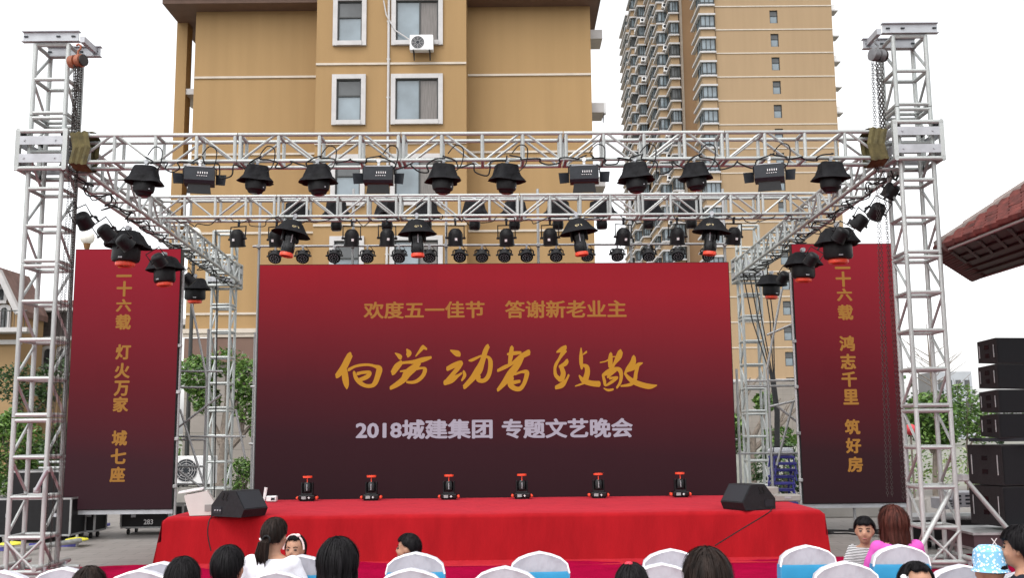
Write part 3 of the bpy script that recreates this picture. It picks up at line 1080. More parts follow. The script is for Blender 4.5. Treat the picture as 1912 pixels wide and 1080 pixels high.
# right hand garden behind the tower and the speakers
tree('garden_tree', 'bushy bright green tree seen through the right lighting tower', ground_at(1745, 27), 1.2, [[(0, 0, 1.1), (.2, 0, 1.8), (.3, 0, 2.3)], [(0, 0, 1.1), (-.3, 0, 1.7), (-.4, 0, 2.2)]],
     [((0, 0, 2.1), (.62, .6, .6), .6), ((.1, 0, 1.6), (.6, .5, .4), .4)], 2000, .09, LEAF, .07)
tree('garden_tree', 'slim feathery tree left of the line array speakers', ground_at(1808, 28), 1.2, [[(0, 0, 1.1), (.1, 0, 1.8), (.1, 0, 2.6)], [(0, 0, 1.1), (.4, 0, 1.7), (.5, 0, 2.3)]],
     [((0, 0, 2.2), (.45, .5, .8), .6), ((.45, 0, 1.8), (.5, .5, .5), .4)], 1000, .07, LEAF, .05)
t = thing('bare_tree', 'thin leafless tree with twigs against the white sky by the right lighting tower', 'tree', ground_at(1752, 34))
b = MB(); B = ground_at(1752, 34)
b.tube([B, B + V((0, 0, 3)), B + V((-.05, 0, 5.2))], [.06, .045, .012], 6); b.build('trunk', BARK, t)
b = MB()
for i in range(16):
    z = rng.uniform(2.4, 4.6); sx = rng.choice((-1, 1)); L = rng.uniform(.4, 1.4)
    e = B + V((sx * L, rng.uniform(-.4, .4), z + L * .7))
    m_ = B + V((sx * L * .5, 0, z + L * .3))
    b.tube([B + V((-.02, 0, z)), m_, e], [.018, .013, .006], 5)
    b.tube([m_, m_ + V((sx * .25, 0, .35))], [.01, .005], 4)
b.build('twig', BARK, t)
t = bpy.data.objects
b = MB()
for i in range(60):
    x = rng.uniform(7.5, 26); y = rng.uniform(23, 33)
    leaves(b, (x, y, .5 + rng.uniform(0, .5)), (.9, .8, .55), 85, .07)
tag(b.build('flowering_hedge', LEAFP, smooth=False), 'loose green hedge with white blossom spreading behind the right tower and speakers', 'hedge', kind='stuff')
b = MB()
for i in range(40):
    x = rng.uniform(-34, -12); y = rng.uniform(33, 44)
    leaves(b, (x, y, .5 + rng.uniform(0, .8)), (1.1, .9, .7), 70, .1)
tag(b.build('garden_planting', LEAF, smooth=False), 'mixed dark green garden planting in front of the villas', 'planting', kind='stuff')
b = MB()
for i in range(70):
    x = 30 + i * 1.3 + rng.uniform(-.5, .5); y = rng.uniform(88, 98); h = rng.uniform(3.5, 7)
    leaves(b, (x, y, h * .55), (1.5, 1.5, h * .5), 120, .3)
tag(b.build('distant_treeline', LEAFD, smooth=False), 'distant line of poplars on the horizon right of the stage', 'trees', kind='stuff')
bt = MB(); p = at(1784, 760, 140, 0); bt.box((p.x, 143, 4.6), (5, 6, 9.2))
dw = thing('distant_block', 'pale bluish building far off between the right tower and speakers', 'building', (p.x, 140, 0))
bt.build('wall', TOWERW, dw)
b = MB()
for k in range(3):
    for j in range(4): b.box((p.x - 1.8 + j * 1.2, 139.98, 1.8 + k * 2.8), (.7, .08, 1.3))
b.build('window', GLASSD, dw)
for px_, py_, s_, lab in ((1700, 803, .14, 'round red lantern beside the right side screen\'s edge'),):
    p = at(px_, py_, 21, 0)
    t = thing('red_lantern', lab, 'lantern', (p.x, p.y, 0), 'red lanterns in the garden')
    b = MB(); b.ell(p, (s_, s_, s_ * .82), 14, 9); b.build('shade', mat('faded red', lin((196, 62, 70)), .6, 0, .1), t)
    b = MB(); b.tube([(p.x, p.y, 0), (p.x, p.y, p.z - s_ * .8)], .02, 6); b.build('stake', BARK, t)


# street lamps with opal globes
def globe_lamp(px, py, r, Y, label):
    p = at(px, py, Y, 0)
    t = thing('street_lamp', label, 'street lamp', (p.x, p.y, 0), 'globe street lamps')
    b = MB(); b.ell(p, (r, r, r), 20, 12); b.build('globe', LAMPG, t)
    b = MB(); b.lathe([(.02, -r - .18), (.07, -r - .1), (.1, -r + .03), (.05, -r + .04)], 12, Matrix.Translation(p)); b.build('neck', mat('bronze paint', (.25, .13, .05), .5, .3), t)
    b = MB(); b.tube([(p.x, p.y, 0), (p.x, p.y, p.z - r - .17)], [.07, .045], 10); b.build('post', FRAMEM, t)


globe_lamp(163, 444, .19, 27, 'white globe street lamp above the left side screen')
globe_lamp(363, 438, .21, 29, 'cream globe street lamp in front of the ochre building')

# ================================================================== STAGE
YS0, YS1 = 14.2, 17.5
stl = atz(303, 1050, 0); fl = at(303, 966, 14.2); fr = at(1540, 954, 14.2)
SH = (fl.z + fr.z) / 2
xl, xr = fl.x, fr.x
KR = .02


def rigy(x, Y): return Y + KR * x


stage = thing('stage', 'low wide stage wrapped in bright red cloth', 'stage', ((xl + xr) / 2, 15.5, 0))
b = MB()
prof = [(YS1, SH)] + [(YS0 + .5 + .0, SH + .001)] + [(YS0 + .06 * (1 - math.sin(a)), SH - .06 * (1 - math.cos(a))) for a in (.2, .6, 1.0, 1.4, 1.57)]
for i in range(1, 9): prof.append((YS0 - .012 * i / 8, SH - .07 - (SH - .12) * i / 8))
prof += [(YS0 - .05, .045), (YS0 - .14, .022), (YS0 - .3, .014)]
NX = 160
vs, fs = [], []
for i in range(NX + 1):
    t_ = i / NX
    x = xl + (xr - xl) * t_
    for j, (y, z) in enumerate(prof):
        yy = y
        fold = math.sin(x * 2.1 + 1) * .008 + math.sin(x * 5.3) * .004 + math.sin(x * 11.7 + 2) * .002
        k = max(0, min(1, (SH - z) / SH))
        zz = z
        if 1 <= j <= 3: zz += .003 * math.sin(x * 3.1)
        yy += fold * k * 2.0
        ee = max(0, abs(t_ - .5) * 2 - .985) / .015
        xx = x
        zz -= .05 * ee * ee * (1 if z > SH * .5 else 0)
        if z < SH * .5: xx += (.05 if t_ > .5 else -.10) * ee * (1 - z / SH)
        vs.append((xx, rigy(xx, yy), zz))
m_ = len(prof)
for i in range(NX):
    for j in range(m_ - 1):
        fs.append((i * m_ + j, i * m_ + j + 1, (i + 1) * m_ + j + 1, (i + 1) * m_ + j))
b.add(vs, fs)
for i, sgn in ((0, -1), (NX, 1)):     # side drapes
    sv = []
    for y, z in ((YS0 + .02, SH - .05), (YS1, SH), (YS1, .02), (YS0 - .05, .02)):
        x = (xl if i == 0 else xr) + sgn * ((.10 if i == 0 else .05) * (1 - z / SH))
        sv.append((x, rigy(x, y), z))
    b.add(sv, [(0, 1, 2, 3)])
b.build('cloth', RED, stage)
b = MB()
for i in range(7):
    for y in (14.5, 15.9, 17.2):
        x = xl + .2 + (xr - xl - .4) * i / 6
        b.box((x, rigy(x, y), (SH - .04) / 2 + .004), (.06, .06, SH - .04))
b.build('frame', STEEL, stage)

# carpet on the ground in front
cb = MB()
c0, c1 = atz(-60, 1064, .0), atz(1990, 1036, .0)
yl, yr = c0.y, c1.y
vs, fs = [], []
for i in range(81):
    t_ = i / 80
    x = -12 + 24 * t_
    yb = yl + (yr - yl) * ((x - c0.x) / (c1.x - c0.x))
    for j, f in enumerate((0, .02, .06, .15, .3, .5, .75, 1)):
        y = yb - f * 9
        z = .010 + (.02 * math.exp(-((f - .02) / .02) ** 2) * (1 + math.sin(x * 2.2)) if j else 0)
        vs.append((x, y, z))
for i in range(80):
    for j in range(7): fs.append((i * 8 + j, i * 8 + j + 1, (i + 1) * 8 + j + 1, (i + 1) * 8 + j))
cb.add(vs, fs)
tag(cb.build('carpet', CRIM), 'crimson carpet laid on the ground from the stage foot under the chairs', 'carpet')


# ================================================================== SCREENS
def screen_mat(name, cols, w, h, horiz):
    """picture shown on the screen: red above, near black below"""
    m = bpy.data.materials.new(name)
    m.use_nodes = True
    n, l = m.node_tree.nodes, m.node_tree.links
    p = n['Principled BSDF']
    p.inputs['Base Color'].default_value = (.003, .003, .003, 1)
    p.inputs['Roughness'].default_value = .7
    p.inputs['Specular IOR Level'].default_value = .04
    tc = n.new('ShaderNodeTexCoord')
    sx = n.new('ShaderNodeSeparateXYZ')
    l.new(tc.outputs['Generated'], sx.inputs[0])
    # slant the bands: the picture is redder to the right
    ad = n.new('ShaderNodeMath'); ad.operation = 'MULTIPLY_ADD'
    l.new(sx.outputs[0], ad.inputs[0]); ad.inputs[1].default_value = horiz; l.new(sx.outputs[2], ad.inputs[2])
    rp = n.new('ShaderNodeValToRGB')
    e = rp.color_ramp.elements
    e[0].position, e[0].color = cols[0][0], (*lin(cols[0][1]), 1)
    e[1].position, e[1].color = cols[-1][0], (*lin(cols[-1][1]), 1)
    for q, c in cols[1:-1]:
        x = e.new(q); x.color = (*lin(c), 1)
    l.new(ad.outputs[0], rp.inputs[0])
    tb_ = n.new('ShaderNodeTexBrick')
    tb_.offset = 0
    tb_.inputs['Color1'].default_value, tb_.inputs['Color2'].default_value, tb_.inputs['Mortar'].default_value = (.985, .985, .985, 1), (1.012, 1.01, 1.01, 1), (.975, .975, .975, 1)
    tb_.inputs['Scale'].default_value = 1
    tb_.inputs['Brick Width'].default_value, tb_.inputs['Row Height'].default_value, tb_.inputs['Mortar Size'].default_value = .5 / w, .5 / h, .0012
    cx_ = n.new('ShaderNodeCombineXYZ')
    l.new(sx.outputs[0], cx_.inputs[0]); l.new(sx.outputs[2], cx_.inputs[1])
    l.new(cx_.outputs[0], tb_.inputs[0])
    mx_ = n.new('ShaderNodeMix')
    mx_.data_type, mx_.blend_type = 'RGBA', 'MULTIPLY'
    mx_.inputs[0].default_value = 1
    l.new(rp.outputs[0], mx_.inputs[6]); l.new(tb_.outputs[0], mx_.inputs[7])
    l.new(mx_.outputs[2], p.inputs['Emission Color'])
    p.inputs['Emission Strength'].default_value = .66
    return m


YSC = 17.6
SCM = screen_mat('main screen picture', [(.03, (48, 27, 32)), (.28, (60, 29, 36)), (.50, (86, 31, 39)), (.70, (118, 34, 43)), (.88, (144, 36, 46)), (1, (160, 37, 48))], 8, 4, .13)
SDM = screen_mat('side screen picture', [(0, (54, 34, 40)), (.2, (66, 35, 42)), (.5, (106, 32, 41)), (.8, (140, 35, 48)), (1, (160, 36, 52))], 2, 4.5, .04)
SDM2 = screen_mat('right side screen picture', [(0, (46, 28, 32)), (.2, (56, 30, 35)), (.5, (98, 29, 37)), (.8, (136, 35, 46)), (1, (154, 37, 50))], 2, 4.5, .04)
GOLD = emis('gold lettering', lin((166, 112, 54)), .64)
GOLDB = emis('bright gold lettering', lin((190, 134, 44)), .64)
GOLDV = emis('side screen lettering', lin((160, 112, 52)), .64)
SILV = emis('silver lettering', lin((172, 162, 176)), .64)


def led(name, label, x0t, y0, x1t, y1, x0b, x1b, Y, m, bottom=True, hid=0):
    tl, tr, bl, br = at(x0t, y0, Y), at(x1t, y0, Y), at(x0b, y1, Y), at(x1b, y1, Y)
    zt_, zb_ = (tl.z + tr.z) / 2, (bl.z + br.z) / 2 - hid
    xa, xb = (tl.x + bl.x) / 2, (tr.x + br.x) / 2
    t = thing(name, label, 'screen', ((xa + xb) / 2, rigy((xa + xb) / 2, Y), 0))
    b = MB()
    b.add([(xa, rigy(xa, Y), zb_), (xb, rigy(xb, Y), zb_), (xb, rigy(xb, Y), zt_), (xa, rigy(xa, Y), zt_)], [(0, 1, 2, 3)])
    o = b.build('display', m, t, smooth=False)
    b = MB()
    M = Matrix.Translation(((xa + xb) / 2, rigy((xa + xb) / 2, Y) + .075, 0)) @ Matrix.Rotation(math.atan(KR), 4, 'Z')
    b.box((0, 0, (zt_ + zb_) / 2), (xb - xa + .02, .14, zt_ - zb_ + .02), M)
    b.build('cabinet', BLACK, t)
    if bottom:
        b = MB(); b.box((0, 0, zb_ - .05), (xb - xa + .02, .10, .07), M); b.build('bottom_rail', ZINC, t)
    return t, xa, xb, zb_, zt_


main, mx0, mx1, mz0, mz1 = led('stage_screen', 'wide LED screen at the back of the stage with gold and silver Chinese lettering', 486, 493, 1362, 926, 474, 1374, YSC, SCM, False, .06)
sl, lx0, lx1, lz0, lz1 = led('side_screen', 'tall left side screen with one column of gold Chinese characters', 140, 466, 335, 952, 120, 323, YSC + .1, SDM)
sr, rx0, rx1, rz0, rz1 = led('side_screen', 'tall right side screen with a gold character column and hoist chains before it', 1479, 456, 1667, 940, 1500, 1697, YSC + .1, SDM2)
letter_px(main, '欢度五一佳节', 679, 564, 905, 596, YSC, GOLD, .022)
letter_px(main, '答谢新老业主', 943, 562, 1170, 595, YSC, GOLD, .022)
letter_px(main, '2018城建集团', 664, 785, 920, 822, YSC, SILV, .030)
letter_px(main, '专题文艺晚会', 937, 783, 1182, 820, YSC, SILV, .030)
for s, chars in ((sl, [('二', 232, 507), ('十', 232, 540), ('六', 231, 571), ('载', 230, 602), ('灯', 230, 658), ('火', 228, 693), ('万', 227, 726), ('家', 225, 756), ('城', 223, 819), ('七', 221, 853), ('座', 219, 887)]),
                 (sr, [('二', 1573, 492), ('十', 1575, 522), ('六', 1577, 551), ('载', 1579, 584), ('鸿', 1582, 642), ('志', 1584, 676), ('千', 1586, 709), ('里', 1589, 742), ('筑', 1592, 798), ('好', 1594, 833), ('房', 1597, 868)])):
    for ch, x, y in chars:
        hh = {'二': 11, '六': 12}.get(ch, 14.5)
        letter_px(s, ch, x - 14.5, y - hh, x + 14.5, y + hh, YSC + .1, GOLDV, .035)

# brush calligraphy, stroke by stroke: centre line and width in a 10.29 x enlargement of the photograph
CA = [[(400, 290, 110), (345, 400, 125), (285, 520, 125), (200, 640, 115), (145, 700, 90)], [(290, 580, 110), (310, 750, 125), (330, 870, 95), (338, 940, 30)],
      [(370, 580, 60), (480, 520, 50), (600, 490, 52), (750, 482, 50), (880, 512, 60), (960, 560, 115), (930, 700, 105), (880, 830, 95), (815, 885, 75), (700, 885, 72), (590, 825, 85), (510, 730, 75), (475, 620, 50)],
      [(540, 655, 65), (650, 630, 60), (775, 632, 70), (730, 710, 85), (590, 770, 75)],
      [(1265, 258, 20), (1340, 310, 80), (1370, 350, 80)], [(1490, 185, 30), (1530, 250, 100), (1512, 305, 80)],
      [(1380, 440, 85), (1300, 520, 120), (1220, 640, 95)],
      [(1360, 450, 55), (1500, 435, 55), (1640, 425, 80), (1800, 385, 95), (1955, 340, 50)],
      [(1795, 140, 80), (1870, 180, 40)], [(1795, 150, 80), (1660, 320, 20)],
      [(1740, 450, 60), (1640, 530, 130), (1500, 650, 150), (1430, 760, 120), (1300, 860, 100), (1180, 930, 70)],
      [(1365, 610, 30), (1500, 590, 50), (1640, 565, 60), (1790, 545, 45), (1840, 575, 75), (1800, 690, 75), (1700, 785, 70), (1600, 820, 60), (1490, 815, 45)]]
CB = [[(735, 205, 30), (850, 260, 115), (905, 285, 90)], [(675, 560, 85), (800, 495, 100), (935, 440, 80), (880, 540, 90), (780, 660, 80), (620, 840, 70)],
      [(625, 830, 95), (750, 770, 125), (880, 690, 55), (945, 645, 40)], [(985, 610, 50), (1005, 690, 65), (950, 785, 35)],
      [(1085, 402, 25), (1150, 390, 60), (1320, 310, 35)], [(1450, 125, 85), (1400, 230, 95), (1340, 430, 105), (1265, 600, 150), (1150, 750, 110), (1000, 910, 85)],
      [(1340, 335, 45), (1450, 335, 55), (1500, 420, 85), (1490, 600, 85), (1440, 730, 85), (1360, 790, 80), (1270, 770, 85), (1280, 690, 70)]]
CC = [[(420, 145, 70), (400, 300, 90), (375, 460, 60)], [(335, 280, 40), (450, 262, 75), (590, 250, 55)], [(150, 595, 55), (280, 530, 75), (420, 460, 60), (600, 325, 95), (745, 245, 110)],
      [(610, 340, 90), (530, 480, 120), (400, 650, 145), (280, 820, 110), (150, 970, 60)], [(480, 665, 45), (600, 622, 48), (700, 622, 85), (700, 700, 85), (650, 850, 75), (570, 945, 85), (460, 930, 95), (390, 850, 110), (425, 720, 75)],
      [(460, 820, 75), (570, 800, 60)],
      [(1280, 240, 30), (1380, 190, 100), (1450, 145, 80)], [(1430, 200, 110), (1340, 350, 55), (1265, 480, 60), (1245, 580, 55), (1265, 690, 70), (1350, 770, 90)],
      [(1480, 400, 65), (1440, 465, 85), (1330, 520, 50)], [(1370, 530, 80), (1405, 650, 95), (1375, 760, 100)], [(1510, 680, 40), (1465, 770, 50), (1380, 870, 105), (1265, 920, 75)]]
CD = [[(100, 160, 20), (100, 320, 70), (102, 450, 68), (115, 560, 40)], [(125, 490, 50), (205, 520, 85), (222, 620, 100), (190, 750, 110)], [(140, 285, 25), (205, 235, 40)],
      [(65, 690, 30), (150, 790, 95), (300, 840, 105), (445, 852, 115)], [(160, 835, 40), (60, 870, 35), (-10, 893, 22)],
      [(465, 440, 22), (560, 420, 25), (620, 390, 30)], [(670, 270, 60), (660, 400, 90), (662, 530, 75)], [(855, 230, 95), (820, 330, 115), (740, 460, 55), (690, 550, 60)], [(700, 330, 25), (780, 326, 18)],
      [(690, 565, 70), (600, 635, 95), (510, 685, 45)], [(700, 560, 55), (830, 575, 85), (870, 680, 68), (850, 820, 55), (785, 925, 40)], [(520, 690, 45), (550, 800, 60), (570, 880, 40), (700, 805, 60), (795, 725, 40), (650, 745, 50)],
      [(760, 590, 60), (690, 650, 55), (610, 720, 50)], [(535, 935, 20), (620, 972, 48), (715, 955, 40)],
      [(1110, 330, 70), (1090, 450, 115), (1000, 560, 85), (945, 640, 40)], [(960, 612, 40), (1100, 560, 60), (1200, 480, 75), (1280, 448, 20)], [(1185, 500, 70), (1150, 650, 70), (1130, 770, 75), (1050, 860, 65), (865, 892, 35)],
      [(935, 645, 40), (1020, 745, 80), (1130, 820, 100), (1300, 880, 105), (1430, 900, 95), (1550, 878, 25)]]


def brush(strokes, ox, oy, idx):
    b = MB()
    for si, st in enumerate(strokes):
        pts = []
        for i in range(len(st) - 1):          # Catmull-Rom between the given points
            p0, p1, p2, p3 = st[max(i - 1, 0)], st[i], st[i + 1], st[min(i + 2, len(st) - 1)]
            for q in range(6):
                t_ = q / 6
                pts.append(tuple(.5 * ((2 * p1[k]) + (-p0[k] + p2[k]) * t_ + (2 * p0[k] - 5 * p1[k] + 4 * p2[k] - p3[k]) * t_ * t_ + (-p0[k] + 3 * p1[k] - 3 * p2[k] + p3[k]) * t_ ** 3) for k in range(3)))
        pts.append(st[-1])
        L, Rr = [], []
        for i, (x, y, w_) in enumerate(pts):
            a, c = pts[max(i - 1, 0)], pts[min(i + 1, len(pts) - 1)]
            dx, dy = c[0] - a[0], c[1] - a[1]
            n_ = math.hypot(dx, dy) or 1
            nx_, ny_ = -dy / n_ * w_ / 2, dx / n_ * w_ / 2
            L.append((x + nx_, y + ny_)); Rr.append((x - nx_, y - ny_))
        def W(p): return at(ox + p[0] / 10.29, oy + p[1] / 10.29, YSC) + V((0, -.012 - .0006 * (si + idx), 0))
        vs = [W(p) for p in L] + [W(p) for p in Rr]
        n_ = len(L)
        b.add(vs, [(i, i + 1, n_ + i + 1, n_ + i) for i in range(n_ - 1)])
        for e, s2 in ((0, -1), (-1, 1)):       # rounded brush ends
            x, y, w_ = pts[e]
            a = pts[1] if e == 0 else pts[-2]
            an = math.atan2(y - a[1], x - a[0])
            ring = [(x + w_ / 2 * math.cos(an + t2) * (.55 if abs(t2) < 1.2 else 1), y + w_ / 2 * math.sin(an + t2)) for t2 in (-1.57, -1.1, -.5, 0, .5, 1.1, 1.57)]
            b.add([W((p[0], p[1])) + V((0, -.0003, 0)) for p in ring], [tuple(range(7))])
    return b


def shift(st, dx): return [[(x + dx * 10.29, y, w_) for x, y, w_ in q] for q in st]


for st, ox, i in ((CA[:4], 615, 0), (CA[4:], 615, 4), (CB, 770, 12), (CC[:6], 915, 20), (CC[6:] + shift(CD[:5], 160), 915, 26), (CD[5:], 1075, 36)):
    brush(st, ox, 635, i).build('brush_lettering', GOLDB, main, smooth=False)


# ================================================================== TRUSS
def truss(label, a, c, w_, h, r, bay, sec, name='truss', upv_=V((0, 0, 1)), side=None, both=True, m=ALU, zig=0):
    """box truss; a, c = centres of the two ends"""
    a, c = V(a), V(c)
    t = thing(name, label, 'truss', a)
    d = (c - a); L = d.length; d.normalize()
    s = side or d.cross(upv_).normalized()
    u = s.cross(d).normalized()
    cor = [(s * (i * w_ / 2) + u * (j * h / 2)) for i, j in ((-1, 1), (1, 1), (1, -1), (-1, -1))]
    nb = max(1, round(L / bay)); bl = L / nb
    # chords run in bolted lengths
    cuts = list(range(0, nb, sec)) + [nb]
    for i in range(len(cuts) - 1):
        for q in cor:
            bar(t, 'chord', a + d * (cuts[i] * bl + .006) + q, a + d * (cuts[i + 1] * bl - .006) + q, r, m, 12)
    rb, rd = r * .88, r * .66
    for k in range(nb + 1):
        joint = k in cuts
        for off in ((-.035, .035) if joint and 0 < k < nb else (0,)):
            p = a + d * max(.02, min(L - .02, k * bl + off))
            for e in (0, 1, 2, 3):
                q0, q1 = cor[e], cor[(e + 1) % 4]
                kind = ('crossbar', 'upright', 'crossbar', 'upright')[e]
                bar(t, kind, p + q0, p + q1, rb, m, 8)
    for k in range(nb):
        f = (k + zig) % 2
        p0, p1 = a + d * (k * bl + .04), a + d * ((k + 1) * bl - .04)
        bar(t, 'diagonal_brace', p0 + cor[0 if f else 3], p1 + cor[3 if f else 0], rd, m, 6)
        bar(t, 'diagonal_brace', p0 + cor[1 if f else 2], p1 + cor[2 if f else 1], rd, m, 6)
    return t


YF = 13.0
TW = .345
fl0, fr0 = at(136, 278, YF), at(1652, 270, YF)
truss('aluminium box truss across the front of the rig carrying the hooded lights', fl0 + V((0, TW / 2, 0)), fr0 + V((0, TW / 2, 0)), TW, .355, .027, .54, 4)
YM = 16.55
ml, mr = at(287, 387, YM), at(1532, 380, YM)
truss('aluminium box truss over the stage middle carrying bell hooded lights', ml + V((0, TW / 2, 0)), mr + V((0, TW / 2, 0)), TW, .345, .026, .50, 4)
# side trusses: front to back
YR = 22.6
lf, lb = at(140, 300, YF + .25), at(432, 512, YR)
rf, rb_ = at(1662, 292, YF + .25), at(1388, 502, YR)
truss('left side box truss running back from the front tower to the rear tower', lf, lb, TW, .345, .028, .55, 5)
truss('right side box truss running back from the front tower to the rear tower', rf, rb_, TW, .345, .028, .55, 5)


def mast(label, base, topz, w_, d_, bay=.5, r=.031, sec=4, m=ALU):
    return truss(label, base, V((base.x, base.y, topz)), w_, d_, r, bay, sec, 'lighting_tower', V((0, 1, 0)), V((1, 0, 0)), m=m)


tlb = atz(66, 1062, 0); TLX = at(66, 640, 13.2).x
bl_ = V((at(70, 640, 13.2).x, 13.25, .02)); br_ = V((at(1724, 640, 13.3).x, 13.45, .02))
zt_l, zt_r = at(90, 84, 13.2).z, at(1700, 75, 13.3).z
mast('front left lighting tower of silver lattice truss', bl_, zt_l, .44, .44)
mast('front right lighting tower of silver lattice truss', br_, zt_r, .44, .44)
rl_ = V((at(410, 640, YR).x, YR + .1, .02)); rr_ = V((at(1407, 640, YR).x, YR + .3, .02))
mast('rear left lighting tower of silver lattice truss beside the main screen', rl_, at(410, 430, YR).z, .42, .42, .55)
mast('rear right lighting tower of silver lattice truss beside the main screen', rr_, at(1400, 420, YR).z, .42, .42, .55)


def sleeve(label, c, w_, h):
    t = thing('corner_sleeve', label, 'truss sleeve', c, 'sliding sleeve blocks on the towers')
    c = V(c); a = w_ / 2
    for sx in (-1, 1):
        for sy in (-1, 1):
            bar(t, 'post', c + V((sx * a, sy * a, -h / 2)), c + V((sx * a, sy * a, h / 2)), .03, ALU, sq=True)
    for z in (-h / 2, h / 2):
        for s_ in (-1, 1):
            bar(t, 'rail', c + V((-a - .03, s_ * a, z)), c + V((a + .03, s_ * a, z)), .032, ALU, 10)
            bar(t, 'rail', c + V((s_ * a, -a - .03, z)), c + V((s_ * a, a + .03, z)), .032, ALU, 10)
    for z in (.12, -.12):
        for s_ in (-1, 1):
            b = MB(); b.box(c + V((0, s_ * (a + .025), z)), (w_ - .06, .012, .115))
            for bx in (-.35, .3): b.tube([c + V((bx * w_, s_ * (a + .025), z)), c + V((bx * w_, s_ * (a + .045), z))], .012, 6)
            b.build('plate', ZINC, t)
            b = MB(); b.box(c + V((s_ * (a + .025), 0, z)), (.012, w_ - .06, .115)); b.build('plate', ZINC, t)
    b = MB()
    for sx in (-1, 1):
        for sy in (-1, 1):
            b.tube([c + V((sx * .26, sy * (a - .03), .2)), c + V((sx * .26, sy * (a - .03), .26))], .035, 10)
            b.tube([c + V((sx * .26, sy * (a - .03), -.2)), c + V((sx * .26, sy * (a - .03), -.26))], .035, 10)
    b.build('guide_roller', BLACK, t)


zsl, zsr = at(66, 277, 13.0).z, at(1718, 268, 13.2).z
sleeve('square sleeve block round the front left tower at the front truss corner', V((bl_.x - .02, bl_.y, zsl)), .62, .50)
sleeve('square sleeve block round the front right tower at the front truss corner', V((br_.x, br_.y, zsr)), .62, .50)
sleeve('square sleeve block on the rear left tower', V((rl_.x + .0, rl_.y, lb.z)), .60, .52)
sleeve('square sleeve block on the rear right tower', V((rr_.x, rr_.y, rb_.z)), .60, .52)


def head_beam(label, c, sgn, z):
    t = thing('hoist_beam', label, 'steel beam', (c.x, c.y, z), 'steel hoist beams on the tower tops')
    for y, dx, ln, dz in ((-.24, -.06, .74, .03), (.16, .08, .72, -.03)):
        b = MB()
        cx_ = c.x + sgn * (dx + .05)
        b.box((cx_, c.y + y, z + dz), (ln, .014, .13)); b.box((cx_, c.y + y, z + dz + .068), (ln + .02, .08, .012)); b.box((cx_, c.y + y, z + dz - .068), (ln + .02, .08, .012))
        b.build('channel', ZINC, t)
        b = MB()
        for bx in (-.33, .1, .3): b.box((cx_ + sgn * bx, c.y + y - .012, z + dz), (.05, .02, .018), Matrix.Identity(4))
        b.build('bolt', DGREY, t)
    b = MB(); b.box((c.x + sgn * .42, c.y - .02, z - .02), (.06, .5, .08)); b.build('hanger', ZINC, t)


head_beam('steel beam pair on top of the front left tower', bl_, 1, zt_l + .06)
head_beam('steel beam pair on top of the front right tower', br_, -1, zt_r + .06)


def chain_strand(b, p0, p1, link=.052, r=.0062, sag=0):
    p0, p1 = V(p0), V(p1)
    d = p1 - p0
    n = max(2, int(d.length / (link * .74)))
    for i in range(n):
        f = (i + .5) / n
        c = p0 + d * f + V((sag * math.sin(math.pi * f), 0, 0))
        M = Matrix.Translation(c) @ d.to_track_quat('Z', 'Y').to_matrix().to_4x4() @ Matrix.Rotation(R(90) * (i % 2) + .4, 4, 'Z')
        a, w_ = link / 2 - .006, .013
        pts = [(w_, 0, -a * .6), (w_, 0, a * .6), (w_ * .5, 0, a), (-w_ * .5, 0, a), (-w_, 0, a * .6), (-w_, 0, -a * .6), (-w_ * .5, 0, -a), (w_ * .5, 0, -a)]
        b.tube(pts, r, 4, True, M)


def hoist(label, p, m, ztruss, sgn, ends):
    t = thing('chain_hoist', label, 'chain hoist', p, 'chain hoists on the front towers')
    p = V(p)
    M = Matrix.Translation(p) @ Matrix.Rotation(R(90), 4, 'Y') @ Matrix.Rotation(R(20 * sgn), 4, 'X')
    b = MB(); b.lathe([(.05, -.12), (.085, -.11), (.088, -.03), (.06, -.025), (.06, .0), (.088, .005), (.088, .07), (.05, .085)], 18, M); b.build('gear_housing', m, t)
    b = MB(); b.lathe([(.075, .085), (.078, .11), (.03, .115)], 16, M); b.build('hand_wheel', CHAINM, t)
    b = MB(); b.tube([p + V((0, 0, .08)), p + V((0, 0, .14)), p + V((.03 * sgn, 0, .17)), p + V((.035 * sgn, 0, .21)), p + V((0, 0, .235)), p + V((-.03 * sgn, 0, .215))], .014, 6); b.build('hook', m, t)
    for q in (-.03, .0, .035):
        b = MB(); chain_strand(b, p + V((q, -.02, -.06)), (p.x + q * .6, p.y - .02, ztruss)); b.build('load_chain', CHAINM, t)
    b = MB(); b.box((p.x, p.y - .02, ztruss - .02), (.06, .05, .09), bev=.01); b.build('lower_hook', CHAINM, t)
    for dx, dy, z1 in ends:
        b = MB(); chain_strand(b, p + V((dx * .3, dy, -.05)), (p.x + dx, p.y + dy, z1), .045, .0042); b.build('hand_chain', CHAINM, t)


